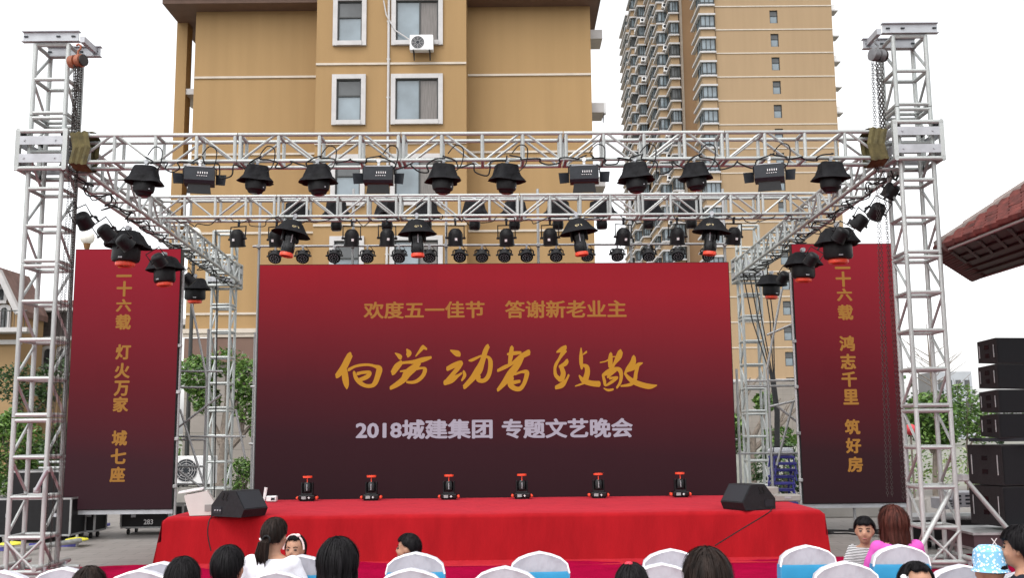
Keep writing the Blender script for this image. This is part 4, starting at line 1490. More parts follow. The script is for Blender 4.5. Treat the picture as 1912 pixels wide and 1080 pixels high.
hl, hr = at(145, 114, 13.05), at(1640, 103, 13.15)
ztl, ztr = fl0.z + .2, fr0.z + .2
hoist('rusty orange chain hoist hooked under the front left tower top', hl, HOISTM, ztl, 1, [(-.11, .05, .6), (-.06, .08, .15), (.0, .1, .2), (.025, .12, .2), (.05, .1, .35)])
hoist('grey chain hoist hooked under the front right tower top', hr, HOISTG, ztr, -1, [(-.19, .1, .9), (-.13, .1, .9), (.02, .12, .85), (.055, .12, .85)])
for p, sgn, lab in ((fl0, 1, 'olive lifting sling wrapped round the left end of the front truss'), (fr0, -1, 'olive lifting sling wrapped round the right end of the front truss')):
    t = thing('lifting_sling', lab, 'sling', p, 'lifting slings on the front truss ends')
    for k in range(3):
        b = MB()
        x = p.x + sgn * (.01 + k * .075)
        h = TW / 2 + .025 + .01 * k
        ring = [V((x, p.y - .04, p.z - h)), V((x + sgn * .05, p.y - .05, p.z)), V((x, p.y - .04, p.z + h)), V((x + .02, p.y + TW / 2, p.z + h + .05)), V((x, p.y + TW + .04, p.z + h)), V((x - .04 * sgn, p.y + TW + .04, p.z - h)), V((x, p.y + TW / 2, p.z - h - .05))]
        for i in range(len(ring)):
            q0, q1 = ring[i], ring[(i + 1) % len(ring)]
            hw = .042
            b.add([q0 + V((-hw, 0, 0)), q0 + V((hw, 0, 0)), q1 + V((hw, 0, 0)), q1 + V((-hw, 0, 0)), q0 + V((0, -.018, -.012)), q1 + V((0, -.018, .012))], [(0, 4, 5, 3), (4, 1, 2, 5), (0, 3, 2, 1)])
        b.build('strap', SLING, t)


# ================================================================== STAGE LIGHTS
def cloth_wob(seed, amp=.07, boxy=True):
    r = random.Random(seed)
    ph = [r.uniform(0, 6.28) for _ in range(6)]
    def f(i, a):
        c, s_ = abs(math.cos(a)), abs(math.sin(a))
        box = (c ** 5 + s_ ** 5) ** (-.2)
        tri = abs(((7 * a + ph[4] + i * .35) / math.pi) % 2 - 1)
        return (box * .93 if boxy else 1.03) + amp * (math.sin(3 * a + ph[0] + i * .5) * .5 + math.sin(5 * a + ph[1] - i * .7) * .5 + math.sin(9 * a + ph[2] + i) * .3 + tri * .6) + (amp * 1.2 * math.sin(2 * a + ph[3]) * (i > 6))
    return f


def clamp(t, z=0, s=1, m=ZINC):
    b = MB()
    b.box((0, 0, z - .03 * s), (.045 * s, .05 * s, .09 * s), bev=.008)
    b.tube([(0, -.035 * s, z + .03 * s), (0, .035 * s, z + .03 * s)], .036 * s, 10)
    b.build('clamp', m, t)


def light_hooded(seed, barrel=False, loc=None):
    t = thing('hooded_stage_light', None, 'stage light')
    clamp(t, .0)
    b = MB()
    w_ = cloth_wob(seed)
    b.lathe([(.05, -.045), (.165, -.05), (.18, -.062), (.188, -.11), (.20, -.16), (.212, -.20), (.225, -.24), (.258, -.285), (.285, -.318), (.26, -.318), (.20, -.27), (.12, -.12)], 40, Matrix.Diagonal((1, .82, 1, 1)), w_)
    b.build('rain_hood', FABB, t)
    b = MB()
    if barrel:
        b.lathe([(.10, -.20), (.10, -.46), (.108, -.48), (.10, -.56), (.085, -.585), (.07, -.585)], 18)
    else:
        b.lathe([(.13, -.2), (.165, -.28), (.168, -.40), (.155, -.455), (.13, -.47), (.11, -.51), (.085, -.52)], 14, Matrix.Diagonal((1, .85, 1, 1)), lambda i, a: 1 + .03 * math.cos(4 * a))
    b.build('head', BLACK, t)
    b = MB()
    if barrel:
        b.lathe([(.07, -.586), (.06, -.590)], 16); b.build('lens', LENS, t)
    else:
        b.box((.12, -.09, -.42), (.018, .02, .016)); b.build('knob', ZINC, t)
        b = MB(); b.lathe([(.082, -.521), (.07, -.524)], 14); b.build('lens', LENS, t)
    return t


def light_barn():
    t = thing('barn_door_stage_light', None, 'stage light')
    clamp(t, 0, 1, WHITEP)
    b = MB()
    b.tube([(-.255, 0, -.20), (-.255, 0, -.09), (-.22, 0, -.06), (.22, 0, -.06), (.255, 0, -.09), (.255, 0, -.20)], .012, 6); b.build('yoke', BLACK, t)
    b = MB()
    pr = [(-.15, -.10), (-.11, -.075), (.13, -.08), (.15, -.11), (.15, -.34), (.12, -.365), (-.12, -.365), (-.155, -.32)]
    M = Matrix.Rotation(R(90), 4, 'Z')
    b.prism([(x, z) for x, z in pr], -.235, .235, M); b.build('housing', DGREY, t, smooth=False)
    b = MB()
    b.box((0, -.1525, -.095), (.40, .006, .012)); b.build('trim', ZINC, t)
    b = MB()
    for i in range(5):
        b.box((-.02 + i * .035, -.157, -.20), (.012, .012, .032))
        b.box((-.03 + i * .035, -.157, -.25), (.02, .008, .008))
    b.build('vent', WHITEL, t)
    b = MB()
    b.add([(-.17, -.10, -.385), (.17, -.10, -.385), (.19, -.11, -.54), (-.19, -.11, -.54), (-.17, -.085, -.385), (.17, -.085, -.385), (.19, -.095, -.54), (-.19, -.095, -.54)], [(0, 1, 2, 3)[::-1], (4, 5, 6, 7), (0, 1, 5, 4), (1, 2, 6, 5), (2, 3, 7, 6), (3, 0, 4, 7)])
    b.build('barn_door', BLACK, t, smooth=False)
    for s in (-1, 1):
        b = MB()
        vs = [(s * .25, .03, -.17), (s * .25, .03, -.34), (s * .40, -.06, -.37), (s * .42, -.06, -.19)]
        b.add(vs + [(x, y + .012, z) for x, y, z in vs], [(0, 1, 2, 3)[::s], (4, 5, 6, 7)[::-s], (0, 1, 5, 4), (1, 2, 6, 5), (2, 3, 7, 6), (3, 0, 4, 7)])
        b.build('barn_door', DGREY, t, smooth=False)
    return t


def light_par(tilt=12, label_sq=True, back=((.05, .165), (.085, .14), (.118, .09))):
    t = thing('par_can', None, 'stage light')
    clamp(t, 0, .8, DGREY)
    b = MB(); b.tube([(-.15, 0, -.30), (-.15, 0, -.07), (.15, 0, -.07), (.15, 0, -.30)], .0125, 6); b.tube([(0, 0, -.07), (0, 0, -.02)], .012, 6); b.build('yoke', BLACK, t)
    M = Matrix.Translation((0, 0, -.29)) @ Matrix.Rotation(R(tilt), 4, 'X')
    b = MB(); b.lathe([*back, (.126, .06), (.128, -.11), (.136, -.115), (.136, -.135), (.12, -.137)], 18, M); b.build('can', BLACK, t)
    b = MB(); b.lathe([(.117, -.13), (.05, -.115), (.01, -.112)], 16, M); b.build('lens', LENS, t)
    b = MB()
    for s in (-1, 1): b.tube([(s * .125, 0, -.29), (s * .175, 0, -.29)], .02, 8)
    b.build('knob', BLACK, t)
    if label_sq:
        b = MB(); b.box((.0, -.1285, -.02), (.042, .003, .042), M); b.build('rating_plate', WHITEL, t)
    return t


def light_bell():
    t = thing('bell_hooded_moving_head', None, 'stage light')
    clamp(t)
    b = MB(); b.lathe([(.05, -.03), (.12, -.045), (.18, -.09), (.25, -.17), (.31, -.225), (.345, -.25), (.335, -.256), (.28, -.215), (.2, -.15), (.1, -.1)], 30, Matrix.Diagonal((1, .85, 1, 1)), cloth_wob(5, .04, False)); b.build('rain_hood', FABB, t)
    b = MB(); b.lathe([(.09, -.15), (.115, -.26), (.118, -.34), (.108, -.38), (.12, -.43), (.122, -.50), (.11, -.535)], 20); b.build('head', BLACKG, t)
    b = MB()
    for s in (-1, 1): b.box((s * .14, 0, -.27), (.04, .10, .2), bev=.012)
    b.build('yoke', BLACK, t)
    b = MB(); b.lathe([(.118, -.538), (.122, -.545), (.122, -.585), (.105, -.592), (.10, -.56)], 22); b.build('lens_rim', ORANGE, t)
    b = MB(); b.lathe([(.104, -.570), (.02, -.566)], 18); b.build('lens', LENS, t)
    b = MB(); b.box((.0, -.119, -.33), (.02, .004, .12)); b.build('status_strip', ZINC, t)
    vs, fs = glyphs('GTD', .02)
    letter(t, 'GTD', V((-.065, -.235, -.185)), V((1, 0, 0)), V((0, .60, .80)), .13, .04, mat('hood print', (.55, .45, .25), .6), .02)
    return t


def light_side():
    t = thing('hooded_moving_head', None, 'stage light')
    clamp(t)
    b = MB(); b.lathe([(.06, -.02), (.16, -.03), (.20, -.07), (.24, -.16), (.285, -.225), (.30, -.245), (.285, -.25), (.22, -.18), (.1, -.08)], 26, Matrix.Diagonal((1.05, .85, 1, 1)), cloth_wob(9, .09)); b.build('rain_hood', FABB, t)
    b = MB(); b.lathe([(.15, -.12), (.195, -.2), (.20, -.42), (.185, -.455), (.15, -.465)], 16, Matrix.Diagonal((1, .85, 1, 1)), lambda i, a: 1 + .03 * math.cos(4 * a)); b.build('head', BLACK, t)
    b = MB(); b.box((.0, -.169, -.425), (.06, .012, .022), bev=.004); b.build('latch', ZINC, t)
    b = MB(); b.lathe([(.13, -.466), (.14, -.475), (.138, -.515), (.11, -.53), (.09, -.50)], 22, Matrix.Diagonal((1, .85, 1, 1))); b.build('lens_rim', ORANGE, t)
    b = MB(); b.lathe([(.10, -.515), (.02, -.51)], 16); b.build('lens', LENS, t)
    return t


def light_flat():
    t = thing('led_par_light', None, 'stage light')
    clamp(t, 0, .7)
    b = MB()
    arc = [(-.125, 0, -.15), (-.125, 0, -.08), (-.10, 0, -.055), (.10, 0, -.055), (.125, 0, -.08), (.125, 0, -.15)]
    b.tube(arc, .011, 6)
    b.tube([(x * .98, .05, z + .0) for x, y, z in arc[:2]] + [(x, .05, z - .015) for x, y, z in arc[2:4]] + [(x * .98, .05, z) for x, y, z in arc[4:]], .008, 5)
    b.build('yoke', BLACK, t)
    M = Matrix.Translation((0, .0, -.165)) @ Matrix.Rotation(R(-42), 4, 'X')
    b = MB(); b.lathe([(.07, .10), (.095, .08), (.10, .0), (.112, -.01), (.115, -.055), (.10, -.06)], 20, M)
    for k in range(10):
        a = k * .628
        b.box((.098 * math.cos(a), .098 * math.sin(a), .045), (.02, .008, .09), M @ Matrix.Identity(4))
    b.build('can', BLACK, t)
    b = MB(); b.lathe([(.102, -.058), (.02, -.056)], 18, M); b.build('lens_board', BLACKG, t)
    b = MB()
    for rr, n in ((.035, 6), (.075, 12)):
        for k in range(n):
            a = 6.283 * k / n
            b.ell((rr * math.cos(a), rr * math.sin(a), -.062), (.013, .013, .007), 8, 4, M)
    b.build('led_lens', mat('led lens cluster', (.30, .27, .30), .15, .2, .2), t)
    b = MB()
    for s in (-1, 1): b.tube([(s * .11, 0, -.15), (s * .155, 0, -.15)], .017, 8)
    b.build('knob', BLACK, t)
    b = MB(); b.tube([(.03, .06, -.12), (.09, .08, -.02), (.05, .05, .02)], .007, 5); b.build('tail_cable', CABLE, t)
    return t


def light_floor():
    t = thing('beam_moving_head', None, 'stage light')
    b = MB(); b.box((0, 0, .055), (.27, .22, .085), bev=.018); b.box((0, 0, .006), (.22, .18, .012)); b.build('base', BLACKG, t)
    b = MB(); b.box((-.045, -.112, .055), (.07, .006, .045)); b.build('display', mat('control panel', (.28, .30, .30), .3), t)
    b = MB(); b.box((.04, -.112, .055), (.035, .006, .009)); b.box((.04, -.1125, .055), (.009, .006, .035)); b.build('button', WHITEL, t)
    for s in (-1, 1):
        b = MB(); b.box((s * .155, 0, .05), (.045, .15, .05), bev=.015); b.build('handle', ORANGE, t)
    b = MB()
    for s in (-1, 1): b.box((s * .085, 0, .20), (.03, .10, .20), bev=.012)
    b.box((0, 0, .105), (.19, .14, .03), bev=.01)
    b.build('yoke', BLACK, t)
    b = MB(); b.lathe([(.05, .135), (.07, .15), (.072, .25), (.064, .285), (.055, .30)], 18); b.build('head', BLACKG, t)
    b = MB(); b.box((.0, -.0735, .22), (.012, .004, .10)); b.build('status_strip', ZINC, t)
    b = MB(); b.lathe([(.070, .372), (.078, .375), (.078, .402), (.06, .404), (.06, .385)], 22); b.box((0, -.03, .336), (.014, .014, .074)); b.build('lens_rim', ORANGE, t)
    b = MB(); b.lathe([(.062, .392), (.02, .389)], 16); b.build('lens', LENS, t)
    return t


def place(proto, used, p, rz=0, s=1, rx=0, ry=0, label=None, group=None):
    o = proto if not used else copy_tree(proto)
    o.location = p
    o.rotation_euler = (rx, ry, rz)
    o.scale = (s, s, s)
    o['label'] = label
    o['group'] = group
    return o


front = sorted([(273, 0), (373, 1), (480, 0), (593, 0), (707, 1), (828, 0), (947, 0), (1091, 1), (1186, 0), (1297, 0), (1437, 1), (1552, 0)])
protos = [light_hooded(i) for i in range(4)]
pb_ = light_barn()
hood_used = [0] * 4
bused = 0
hi = bi = 0
zc_l = fl0.z - .355 / 2
hood_desc = ['square-topped', 'wide skirted', 'crumpled', 'lopsided']
for i, (px, k) in enumerate(front):
    f = (px - 136) / (1652 - 136)
    pt = fl0.lerp(fr0, f)
    p = V((at(px, 330, YF).x, pt.y + .0, pt.z - .355 / 2 - .03))
    if k == 0:
        j = hi % 4
        place(protos[j], hood_used[j], p, rng.uniform(-.5, .5), rng.uniform(.76, .84), rng.uniform(-.06, .06), rng.uniform(-.08, .08), 'black rain hooded light, %s of eight on the front truss' % nth(hi, 8), 'rain hooded lights on the front truss')
        hood_used[j] = 1
        hi += 1
    else:
        rz = (.25, .05, -.1, -.3)[bi]
        place(pb_, bused, p, rz, .80, rng.uniform(-.1, .1), 0, 'boxy barn door light, %s of four on the front truss' % nth(bi, 4), 'barn door lights on the front truss')
        bused = 1
        bi += 1

par = light_par(14)
parxs = [(436, 438), (508, 438), (651, 440), (718, 440), (848, 440), (945, 438), (1028, 438), (1168, 437), (1270, 435), (1378, 432)]
for i, (px, py) in enumerate(parxs):
    q = ml.lerp(mr, (px - 287) / (1532 - 287))
    p = V((at(px, 400, YM).x, q.y + TW, q.z - .345 / 2 - .03))
    place(par, i, p, rng.uniform(-.35, .35), .98, rng.uniform(-.12, .12), 0, 'plain black spotlight can in a thin yoke under the middle truss, %s' % nth(i, 10), 'spotlight cans under the middle truss')
bell = light_bell()
for i, (px, tilt, rz) in enumerate(((550, .12, .5), (778, -.02, .2), (1076, -.08, .0), (1330, .06, -.3))):
    q = ml.lerp(mr, (px - 287) / (1532 - 287))
    p = V((at(px, 430, YM).x, q.y - .02, q.z - .345 / 2 - .03))
    o_ = place(bell, i, p, rz, 1.17, 0, tilt * 1.6, 'bell hooded light with orange rim, %s of four under the middle truss' % nth(i, 4), 'bell hooded moving heads on the middle truss')
    o_.scale = (.90, .90, 1.13)
rear = light_hooded(21, True)
for i, px in enumerate((537, 613, 712, 790, 884, 962, 1047, 1129, 1222, 1306)):
    q = ml.lerp(mr, (px - 287) / (1532 - 287))
    p = V((at(px, 400, YM).x, q.y + TW + .35, q.z + .345 / 2 + .09))
    place(rear, i, p, rng.uniform(-1, 1), .92, 0, rng.uniform(-.04, .04), 'hooded light with a narrow barrel seen through the middle truss, %s' % nth(i, 10), 'barrel lights hung behind the middle truss')
# pipe they hang on
b = MB()
pa_, pz_ = ml + V((.3, TW + .35, .345 / 2 + .12)), mr + V((-.3, TW + .35, .345 / 2 + .12))
b.tube([pa_, pz_], .024, 8)
tag(b.build('hanging_pipe', STEEL), 'steel pipe behind the middle truss on which the barrel lights hang', 'pipe')

side = light_side()
sp = [(240, 430, 1.05), (307, 478, 1.0), (365, 518, .98), (1562, 424, 1.06), (1499, 470, 1.0), (1440, 512, .95)]
sY = [15.0, 17.2, 20.0, 14.9, 17.0, 20.0]
slab = ['large hooded light with orange rim nearest the audience on the left side truss', 'large hooded moving head in the middle of the left side truss', 'large hooded moving head at the rear end of the left side truss',
        'large hooded light with orange rim nearest the audience on the right side truss', 'large hooded moving head in the middle of the right side truss', 'large hooded moving head at the rear end of the right side truss']
for i, (px, py, s) in enumerate(sp):
    place(side, i, at(px, py, sY[i]), rng.uniform(-.5, .5), s, rng.uniform(-.05, .05), rng.uniform(-.06, .06), slab[i], 'hooded moving heads on the side trusses')
sq = [(140, 382, 13.4, -.5, 'left'), (180, 408, 13.9, -.6, 'left'), (215, 428, 14.4, -.6, 'left'), (281, 463, 16.2, -.6, 'left'), (342, 503, 18.6, -.6, 'left'),
      (1676, 330, 13.5, .5, 'right'), (1655, 366, 13.4, .6, 'right'), (1617, 391, 14.0, .6, 'right'), (1586, 414, 14.6, .6, 'right'), (1530, 462, 16.3, .6, 'right'), (1476, 498, 18.6, .6, 'right')]
par2 = light_par(30, False, ((.075, .125), (.10, .115), (.12, .085)))
for i, (px, py, Y, ry, sd_) in enumerate(sq):
    n_ = i if sd_ == 'left' else i - 5
    place(par2, i, at(px, py, Y), rng.uniform(-.4, .4), .80, rng.uniform(-.2, .2), ry, 'tilted black spotlight can, %s from the front along the %s side truss' % (ORD[n_], sd_), 'tilted spotlight cans on the side trusses')

# scaffold behind the main screen and the row of small LED lights on its pipe
YB = YSC + .45
scf = thing('scaffold_frame', 'steel pipe scaffold standing behind the main screen', 'scaffold', (at(924, 900, YB).x, YB, 0))
zp = at(924, 459, YB).z
for px in (484, 659, 833, 1005, 1178, 1353):
    x = at(px, 460, YB).x
    bar(scf, 'post', (x, rigy(x, YB), 0), (x, rigy(x, YB), at(px, 353, YB).z), .024, STEEL)
    b = MB(); b.box((x, rigy(x, YB) - .03, zp), (.07, .09, .07), bev=.01); b.build('coupler', ALUD, scf)
x0, x1 = at(484, 460, YB).x - .1, at(1353, 460, YB).x + .1
bar(scf, 'rail', (x0, rigy(x0, YB) - .055, zp), (x1, rigy(x1, YB) - .055, zp), .022, STEEL)
for z in (.6, 1.6, 2.6):
    bar(scf, 'rail', (x0, rigy(x0, YB) + .05, z), (x1, rigy(x1, YB) + .05, z), .022, STEEL)
flat = light_flat()
fx = [516, 567, 626, 687, 746, 802, 859, 900, 942, 983, 1038, 1096, 1152, 1210, 1264, 1320]
for i, px in enumerate(fx):
    x = at(px, 460, YB).x
    place(flat, i, V((x, rigy(x, YB) - .06, zp - .03)), rng.uniform(-.12, .12), 1.0, rng.uniform(-.1, .15), 0, 'small LED light on the pipe above the main screen, %s' % nth(i, 16), 'LED lights on the pipe above the screen')
flo = light_floor()
for i, px in enumerate((586, 702, 842, 974, 1113, 1262)):
    p = atz(px, 932 - 7 * i / 5.5, SH + .004)
    place(flo, i, V((p.x, rigy(p.x, 17.12), SH + .004)), rng.uniform(-.06, .06), 1.0, 0, 0, 'beam light standing on the stage floor, %s of six' % nth(i, 6), 'beam lights on the stage floor')


# ================================================================== CABLES
def droop(pts, sag, n=10):
    out = []
    for i in range(len(pts) - 1):
        a, c = V(pts[i]), V(pts[i + 1])
        for k in range(n):
            f = k / n
            out.append(a.lerp(c, f) + V((0, 0, -sag * 4 * f * (1 - f) * (.7 + .5 * math.sin(i * 2.3 + 1)))))
    out.append(V(pts[-1]))
    return out


def smooth(st, n=4):
    st = [V(p) for p in st]
    out = []
    for i in range(len(st) - 1):
        p0, p1, p2, p3 = st[max(i - 1, 0)], st[i], st[i + 1], st[min(i + 2, len(st) - 1)]
        for q in range(n):
            t_ = q / n
            out.append(.5 * ((2 * p1) + (p2 - p0) * t_ + (2 * p0 - 5 * p1 + 4 * p2 - p3) * t_ * t_ + (3 * p1 - p0 - 3 * p2 + p3) * t_ ** 3))
    return out + [st[-1]]


def cable(label, pts, r=.010, group=None, name='cable'):
    b = MB(); b.tube(smooth(pts), r, 6)
    return tag(b.build(name, CABLE), label, 'cable', group)


fxs = [p for p, _ in front]
for i in range(len(fxs) - 1):
    a = fl0.lerp(fr0, (fxs[i] - 136) / 1516); c = fl0.lerp(fr0, (fxs[i + 1] - 136) / 1516)
    pts = []
    for k in range(13):
        f = k / 12
        q = a.lerp(c, f)
        pts.append(q + V((.05 * math.sin(k * 2.1 + i), -.05 - .03 * math.sin(k + i), -.13 - (.20 + .10 * math.sin(i * 1.7)) * 4 * f * (1 - f) * (.7 + .3 * math.sin(k * 1.3 + i)))))
    cable('black cable slung between the %s and %s lights of the front truss' % (ORD[i], ORD[i + 1]), pts, .010, 'cables slung along the front truss')
    e = fl0.lerp(fr0, (fxs[i] - 136) / 1516)
    lp = [e + V((.02, -.03, -.10)), e + V((.12, -.07, .0)), e + V((.22, -.08, -.05)), e + V((.20, -.07, -.25)), e + V((.10, -.06, -.36)), e + V((.03, -.03, -.40))]
    cable('loose cable loop over the bottom chord beside the %s light of the front truss' % ORD[i], lp, .008, 'cable loops on the front truss lights')
nm = 12
for i in range(nm):
    a = ml.lerp(mr, (i + .3) / nm); c = ml.lerp(mr, (i + 1.2 if i < nm - 1 else i + .9) / nm)
    pts = []
    for k in range(11):
        f = k / 10
        pts.append(a.lerp(c, f) + V((.04 * math.sin(k * 1.9 + i), .02 + .05 * math.sin(k * .9 + 2 * i), -.17 - (.05 + .13 * rng.random()) * 4 * f * (1 - f))))
    cable('thin black cable looped under the middle truss, %s' % nth(i, nm), pts, .008, 'cables along the middle truss')
for s, (f0, f1) in (('left', (lf, lb)), ('right', (rf, rb_))):
    pts = []
    for k in range(60):
        f = k / 59
        pts.append(f0.lerp(f1, f) + V((.12 * math.sin(k * 1.1), .05 * math.sin(k * 2.3), -.20 - .07 * abs(math.sin(k * .9)) - .03 * math.sin(k * 2.7))))
    cable('tangled black cable running along under the %s side truss' % s, pts, .011)
    pts = [q + V((.07 * math.sin(j * 1.7), .03, -.04 * math.cos(j * 1.3) - .02)) for j, q in enumerate(pts)]
    cable('second tangled cable lying above the lamps of the %s side truss' % s, pts, .009)
# bundle falling from the rear right tower
top_ = [(1385, 500), (1398, 505), (1407, 500), (1424, 505), (1432, 500)]
for i, (px, py) in enumerate(top_):
    pts = [at(px, py, YR - .4), at(px + 20 - i * 2, 600, YR - .6), at(1438 + i * 2, 700, YR - 1.0), at(1447 + i * 2, 770, YR - 1.5), at(1447 + i * 2, 850, YR - 2), at(1440 + i * 3, 905, YR - 2.2), at(1430 + i * 5, 930, YR - 2.4)]
    cable('black cable falling from the rear right tower, %s of the bundle' % nth(i, 5), [V(p) for p in droop(pts, .0, 6)], .013, 'cable bundle by the rear right tower')
pts = [at(403, 430, YR - .4), at(405, 600, YR - .4), at(403, 760, YR - .4), at(400, 930, YR - .5)]
cable('single black cable hanging straight down the rear left tower', pts, .015)

# ================================================================== SCAFFOLD IN THE GAPS
YG = 18.6


def gpx(px, py, Y=YG): return at(px, py, Y)


sc = thing('scaffold_frame', 'galvanised pipe scaffold between the left side screen and the rear left tower', 'scaffold', gpx(355, 955))
for a, c, r_ in (((334, 500), (322, 962), .028), ((384, 614), (378, 945), .026), ((474, 620), (466, 925), .024)):
    bar(sc, 'post', V((gpx(*a).x / 2 + gpx(*c).x / 2, YG, 0)), V((gpx(*a).x / 2 + gpx(*c).x / 2, YG, gpx(*a).z)), r_, STEEL)
for y, xa_, xb_ in ((694, 330, 416), (724, 329, 384), (816, 326, 458), (822, 326, 384), (872, 325, 382), (905, 324, 380)):
    bar(sc, 'rail', gpx(xa_, y, YG - .05), gpx(xb_, y, YG - .05), .02, STEEL)
for a, c in (((330, 801), (414, 737)), ((336, 765), (380, 903)), ((326, 874), (374, 910)), ((358, 568), (386, 706)), ((440, 765), (458, 858))):
    bar(sc, 'brace', gpx(*a, YG - .1), gpx(*c, YG - .1), .02, ALUD)
sc = thing('scaffold_frame', 'galvanised pipe scaffold between the rear right tower and the right side screen', 'scaffold', gpx(1450, 955))
for a, c, r_ in (((1482, 480), (1499, 945), .026), ((1434, 690), (1438, 930), .024), ((1376, 690), (1380, 930), .024)):
    xm = gpx(*a).x / 2 + gpx(*c).x / 2
    bar(sc, 'post', V((xm, YG, 0)), V((xm, YG, gpx(*a).z)), r_, STEEL)
for y, xa_, xb_ in ((712, 1395, 1488), (722, 1395, 1488), (848, 1376, 1494), (936, 1460, 1498)):
    bar(sc, 'rail', gpx(xa_, y, YG - .05), gpx(xb_, y - 1, YG - .05), .02, STEEL)
for a, c in (((1436, 760), (1490, 748)), ((1432, 626), (1482, 605)), ((1450, 758), (1490, 790)), ((1481, 752), (1450, 870)), ((1432, 690), (1460, 540))):
    bar(sc, 'brace', gpx(*a, YG - .1), gpx(*c, YG - .1), .022, ALUD)
for s, a_ in ((sl, lx1 + .03), (sr, rx0 - .03)):
    pass
for lab, x, y0_ in (('left side screen', lx0 + .1, 0), ('left side screen', lx1 - .1, 1)):
    pass
for par_, xs_, zb_ in ((sl, (lx0 + .05, lx1 - .02), lz0), (sr, (rx0 + .05, (rx0 + rx1) / 2, rx1 - .05), rz0)):
    for x in xs_:
        bar(par_, 'leg', (x, rigy(x, YSC) + .22, 0), (x, rigy(x, YSC) + .22, zb_ + 1.5), .028, STEEL)
# edge pipe with couplers along the left screen's right edge
x = lx1 + .04
bar(sl, 'edge_pipe', (x, rigy(x, YSC) + .15, 0), (x, rigy(x, YSC) + .15, lz1 - .3), .024, STEEL)
x = rx0 - .03
bar(sr, 'edge_pipe', (x, rigy(x, YSC) + .15, 0), (x, rigy(x, YSC) + .15, rz1 - .5), .024, STEEL)
for z in (.9, 1.7, 2.5, 3.3):
    for pr_, x in ((sl, lx1 + .04), (sr, rx0 - .03)):
        b = MB(); b.box((x, rigy(x, YSC) + .12, z), (.07, .06, .06), bev=.01); b.build('coupler', ALUD, pr_)


# ================================================================== ON-STAGE SPEAKERS AND SMALL GEAR
def wedge(label, p, rz, m=BLACK, s=1.0, name='stage_monitor'):
    t = thing(name, label, 'speaker', p)
    t.rotation_euler = (0, 0, rz)
    ORG[t.name] = V((0, 0, 0))
    W, D, H = .66 * s, .44 * s, .36 * s
    M = Matrix.Rotation(R(90), 4, 'Z')
    b = MB()
    pr = [(-D / 2, 0), (D / 2, 0), (D / 2 + .0, H * .28), (D * .12, H), (-D * .26, H), (-D / 2, H * .72)]
    b.prism(pr, -W / 2, W / 2, M)
    b.build('cabinet', m, t, smooth=False)
    b = MB()
    a, c = V((D / 2 + .002, 0, H * .30)), V((D * .12 + .004, 0, H * .985))
    u = (c - a)
    nn = V((u.z, 0, -u.x)).normalized() * .008
    vs = [V((p_.x, y, p_.z)) + nn for p_, y in ((a + u * .04, -W * .46), (a + u * .04, W * .46), (a + u * .94, W * .46), (a + u * .94, -W * .46))]
    b.add([M @ v for v in vs], [(0, 1, 2, 3)]); b.build('grille', mat('speaker mesh', (.02, .022, .026), .35, .4, .4, 200), t, smooth=False)
    for sx in (-.10, .10):
        b = MB(); b.box((sx * s, D * .40, H * .70), (.09 * s, .10 * s, .035 * s), Matrix.Identity(4)); b.build('handle', BLACKG, t)
    b = MB(); b.box((0, D / 2 + .003, H * .35), (.22 * s, .006, .1 * s)); b.build('connector_panel', DGREY, t)
    return t


def wedge_facing(label, px, py, W, D, H, rz, m, hl):
    """wedge with its slanted face turned from the viewer; handles cut into the upper bevel"""
    p = atz(px, py, SH + .006)
    t = thing('stage_monitor', label, 'speaker', p)
    ORG[t.name] = V((0, 0, 0))
    t.rotation_euler = (0, 0, rz)
    b = MB()
    pr = [(-W / 2, 0), (W * .42, 0), (W / 2, H * .30), (W * .22, H), (-W * .18, H), (-W / 2, H * .42)]
    b.prism(pr, -D / 2, D / 2); b.build('cabinet', m, t, smooth=False)
    # slot handles in the sloping shoulder
    fs_ = -1 if hl == 0 else 1
    for f in (-.07, .0):
        b = MB()
        o = V((f - .02, fs_ * (D / 2 + .003), H * .80))
        b.box(o, (.03, .008, .085), Matrix.Translation(o) @ Matrix.Rotation(.45 , 4, 'Y') @ Matrix.Translation(-o))
        b.box(o + V((0, fs_ * .006, -.05)), (.032, .008, .012))
        b.build('handle', mat('slot', (.004, .004, .004), .9), t, smooth=False)
    a, c = V((W / 2, 0, H * .30)), V((W * .22, 0, H)); u = (c - a); nn = V((u.z, 0, -u.x)).normalized() * .006
    b = MB()
    vs = [a + u * .05 + V((0, -D * .46, 0)) + nn, a + u * .05 + V((0, D * .46, 0)) + nn, a + u * .95 + V((0, D * .46, 0)) + nn, a + u * .95 + V((0, -D * .46, 0)) + nn]
    b.add(vs, [(0, 1, 2, 3)]); b.build('grille', mat('speaker mesh', (.03, .034, .04), .3, .4, .4, 300), t, smooth=False)
    b = MB(); b.box((-W * .30, fs_ * (D / 2 + .003), H * .24), (.16, .008, .09)); b.build('connector_panel', DGREY, t)
    b = MB()
    for k in range(3): b.lathe([(.012, 0), (.012, .01)], 8, Matrix.Translation((-W * .36 + k * .05, fs_ * (D / 2 + .006), H * .24)) @ Matrix.Rotation(R(90), 4, 'X'))
    b.build('socket', ZINC, t)
    return t


wedge_facing('black wedge monitor speaker on the left of the stage edge', 447, 964, .62, .44, .345, -.55, mat('matt black paint', (.011, .012, .014), .62, 0, .25, 30, .3, 200, .3), 0)
o = wedge_facing('black wedge monitor speaker on the right of the stage edge', 1397, 951, .62, .44, .345, math.pi + .55, bpy.data.materials['matt black paint'], 1)
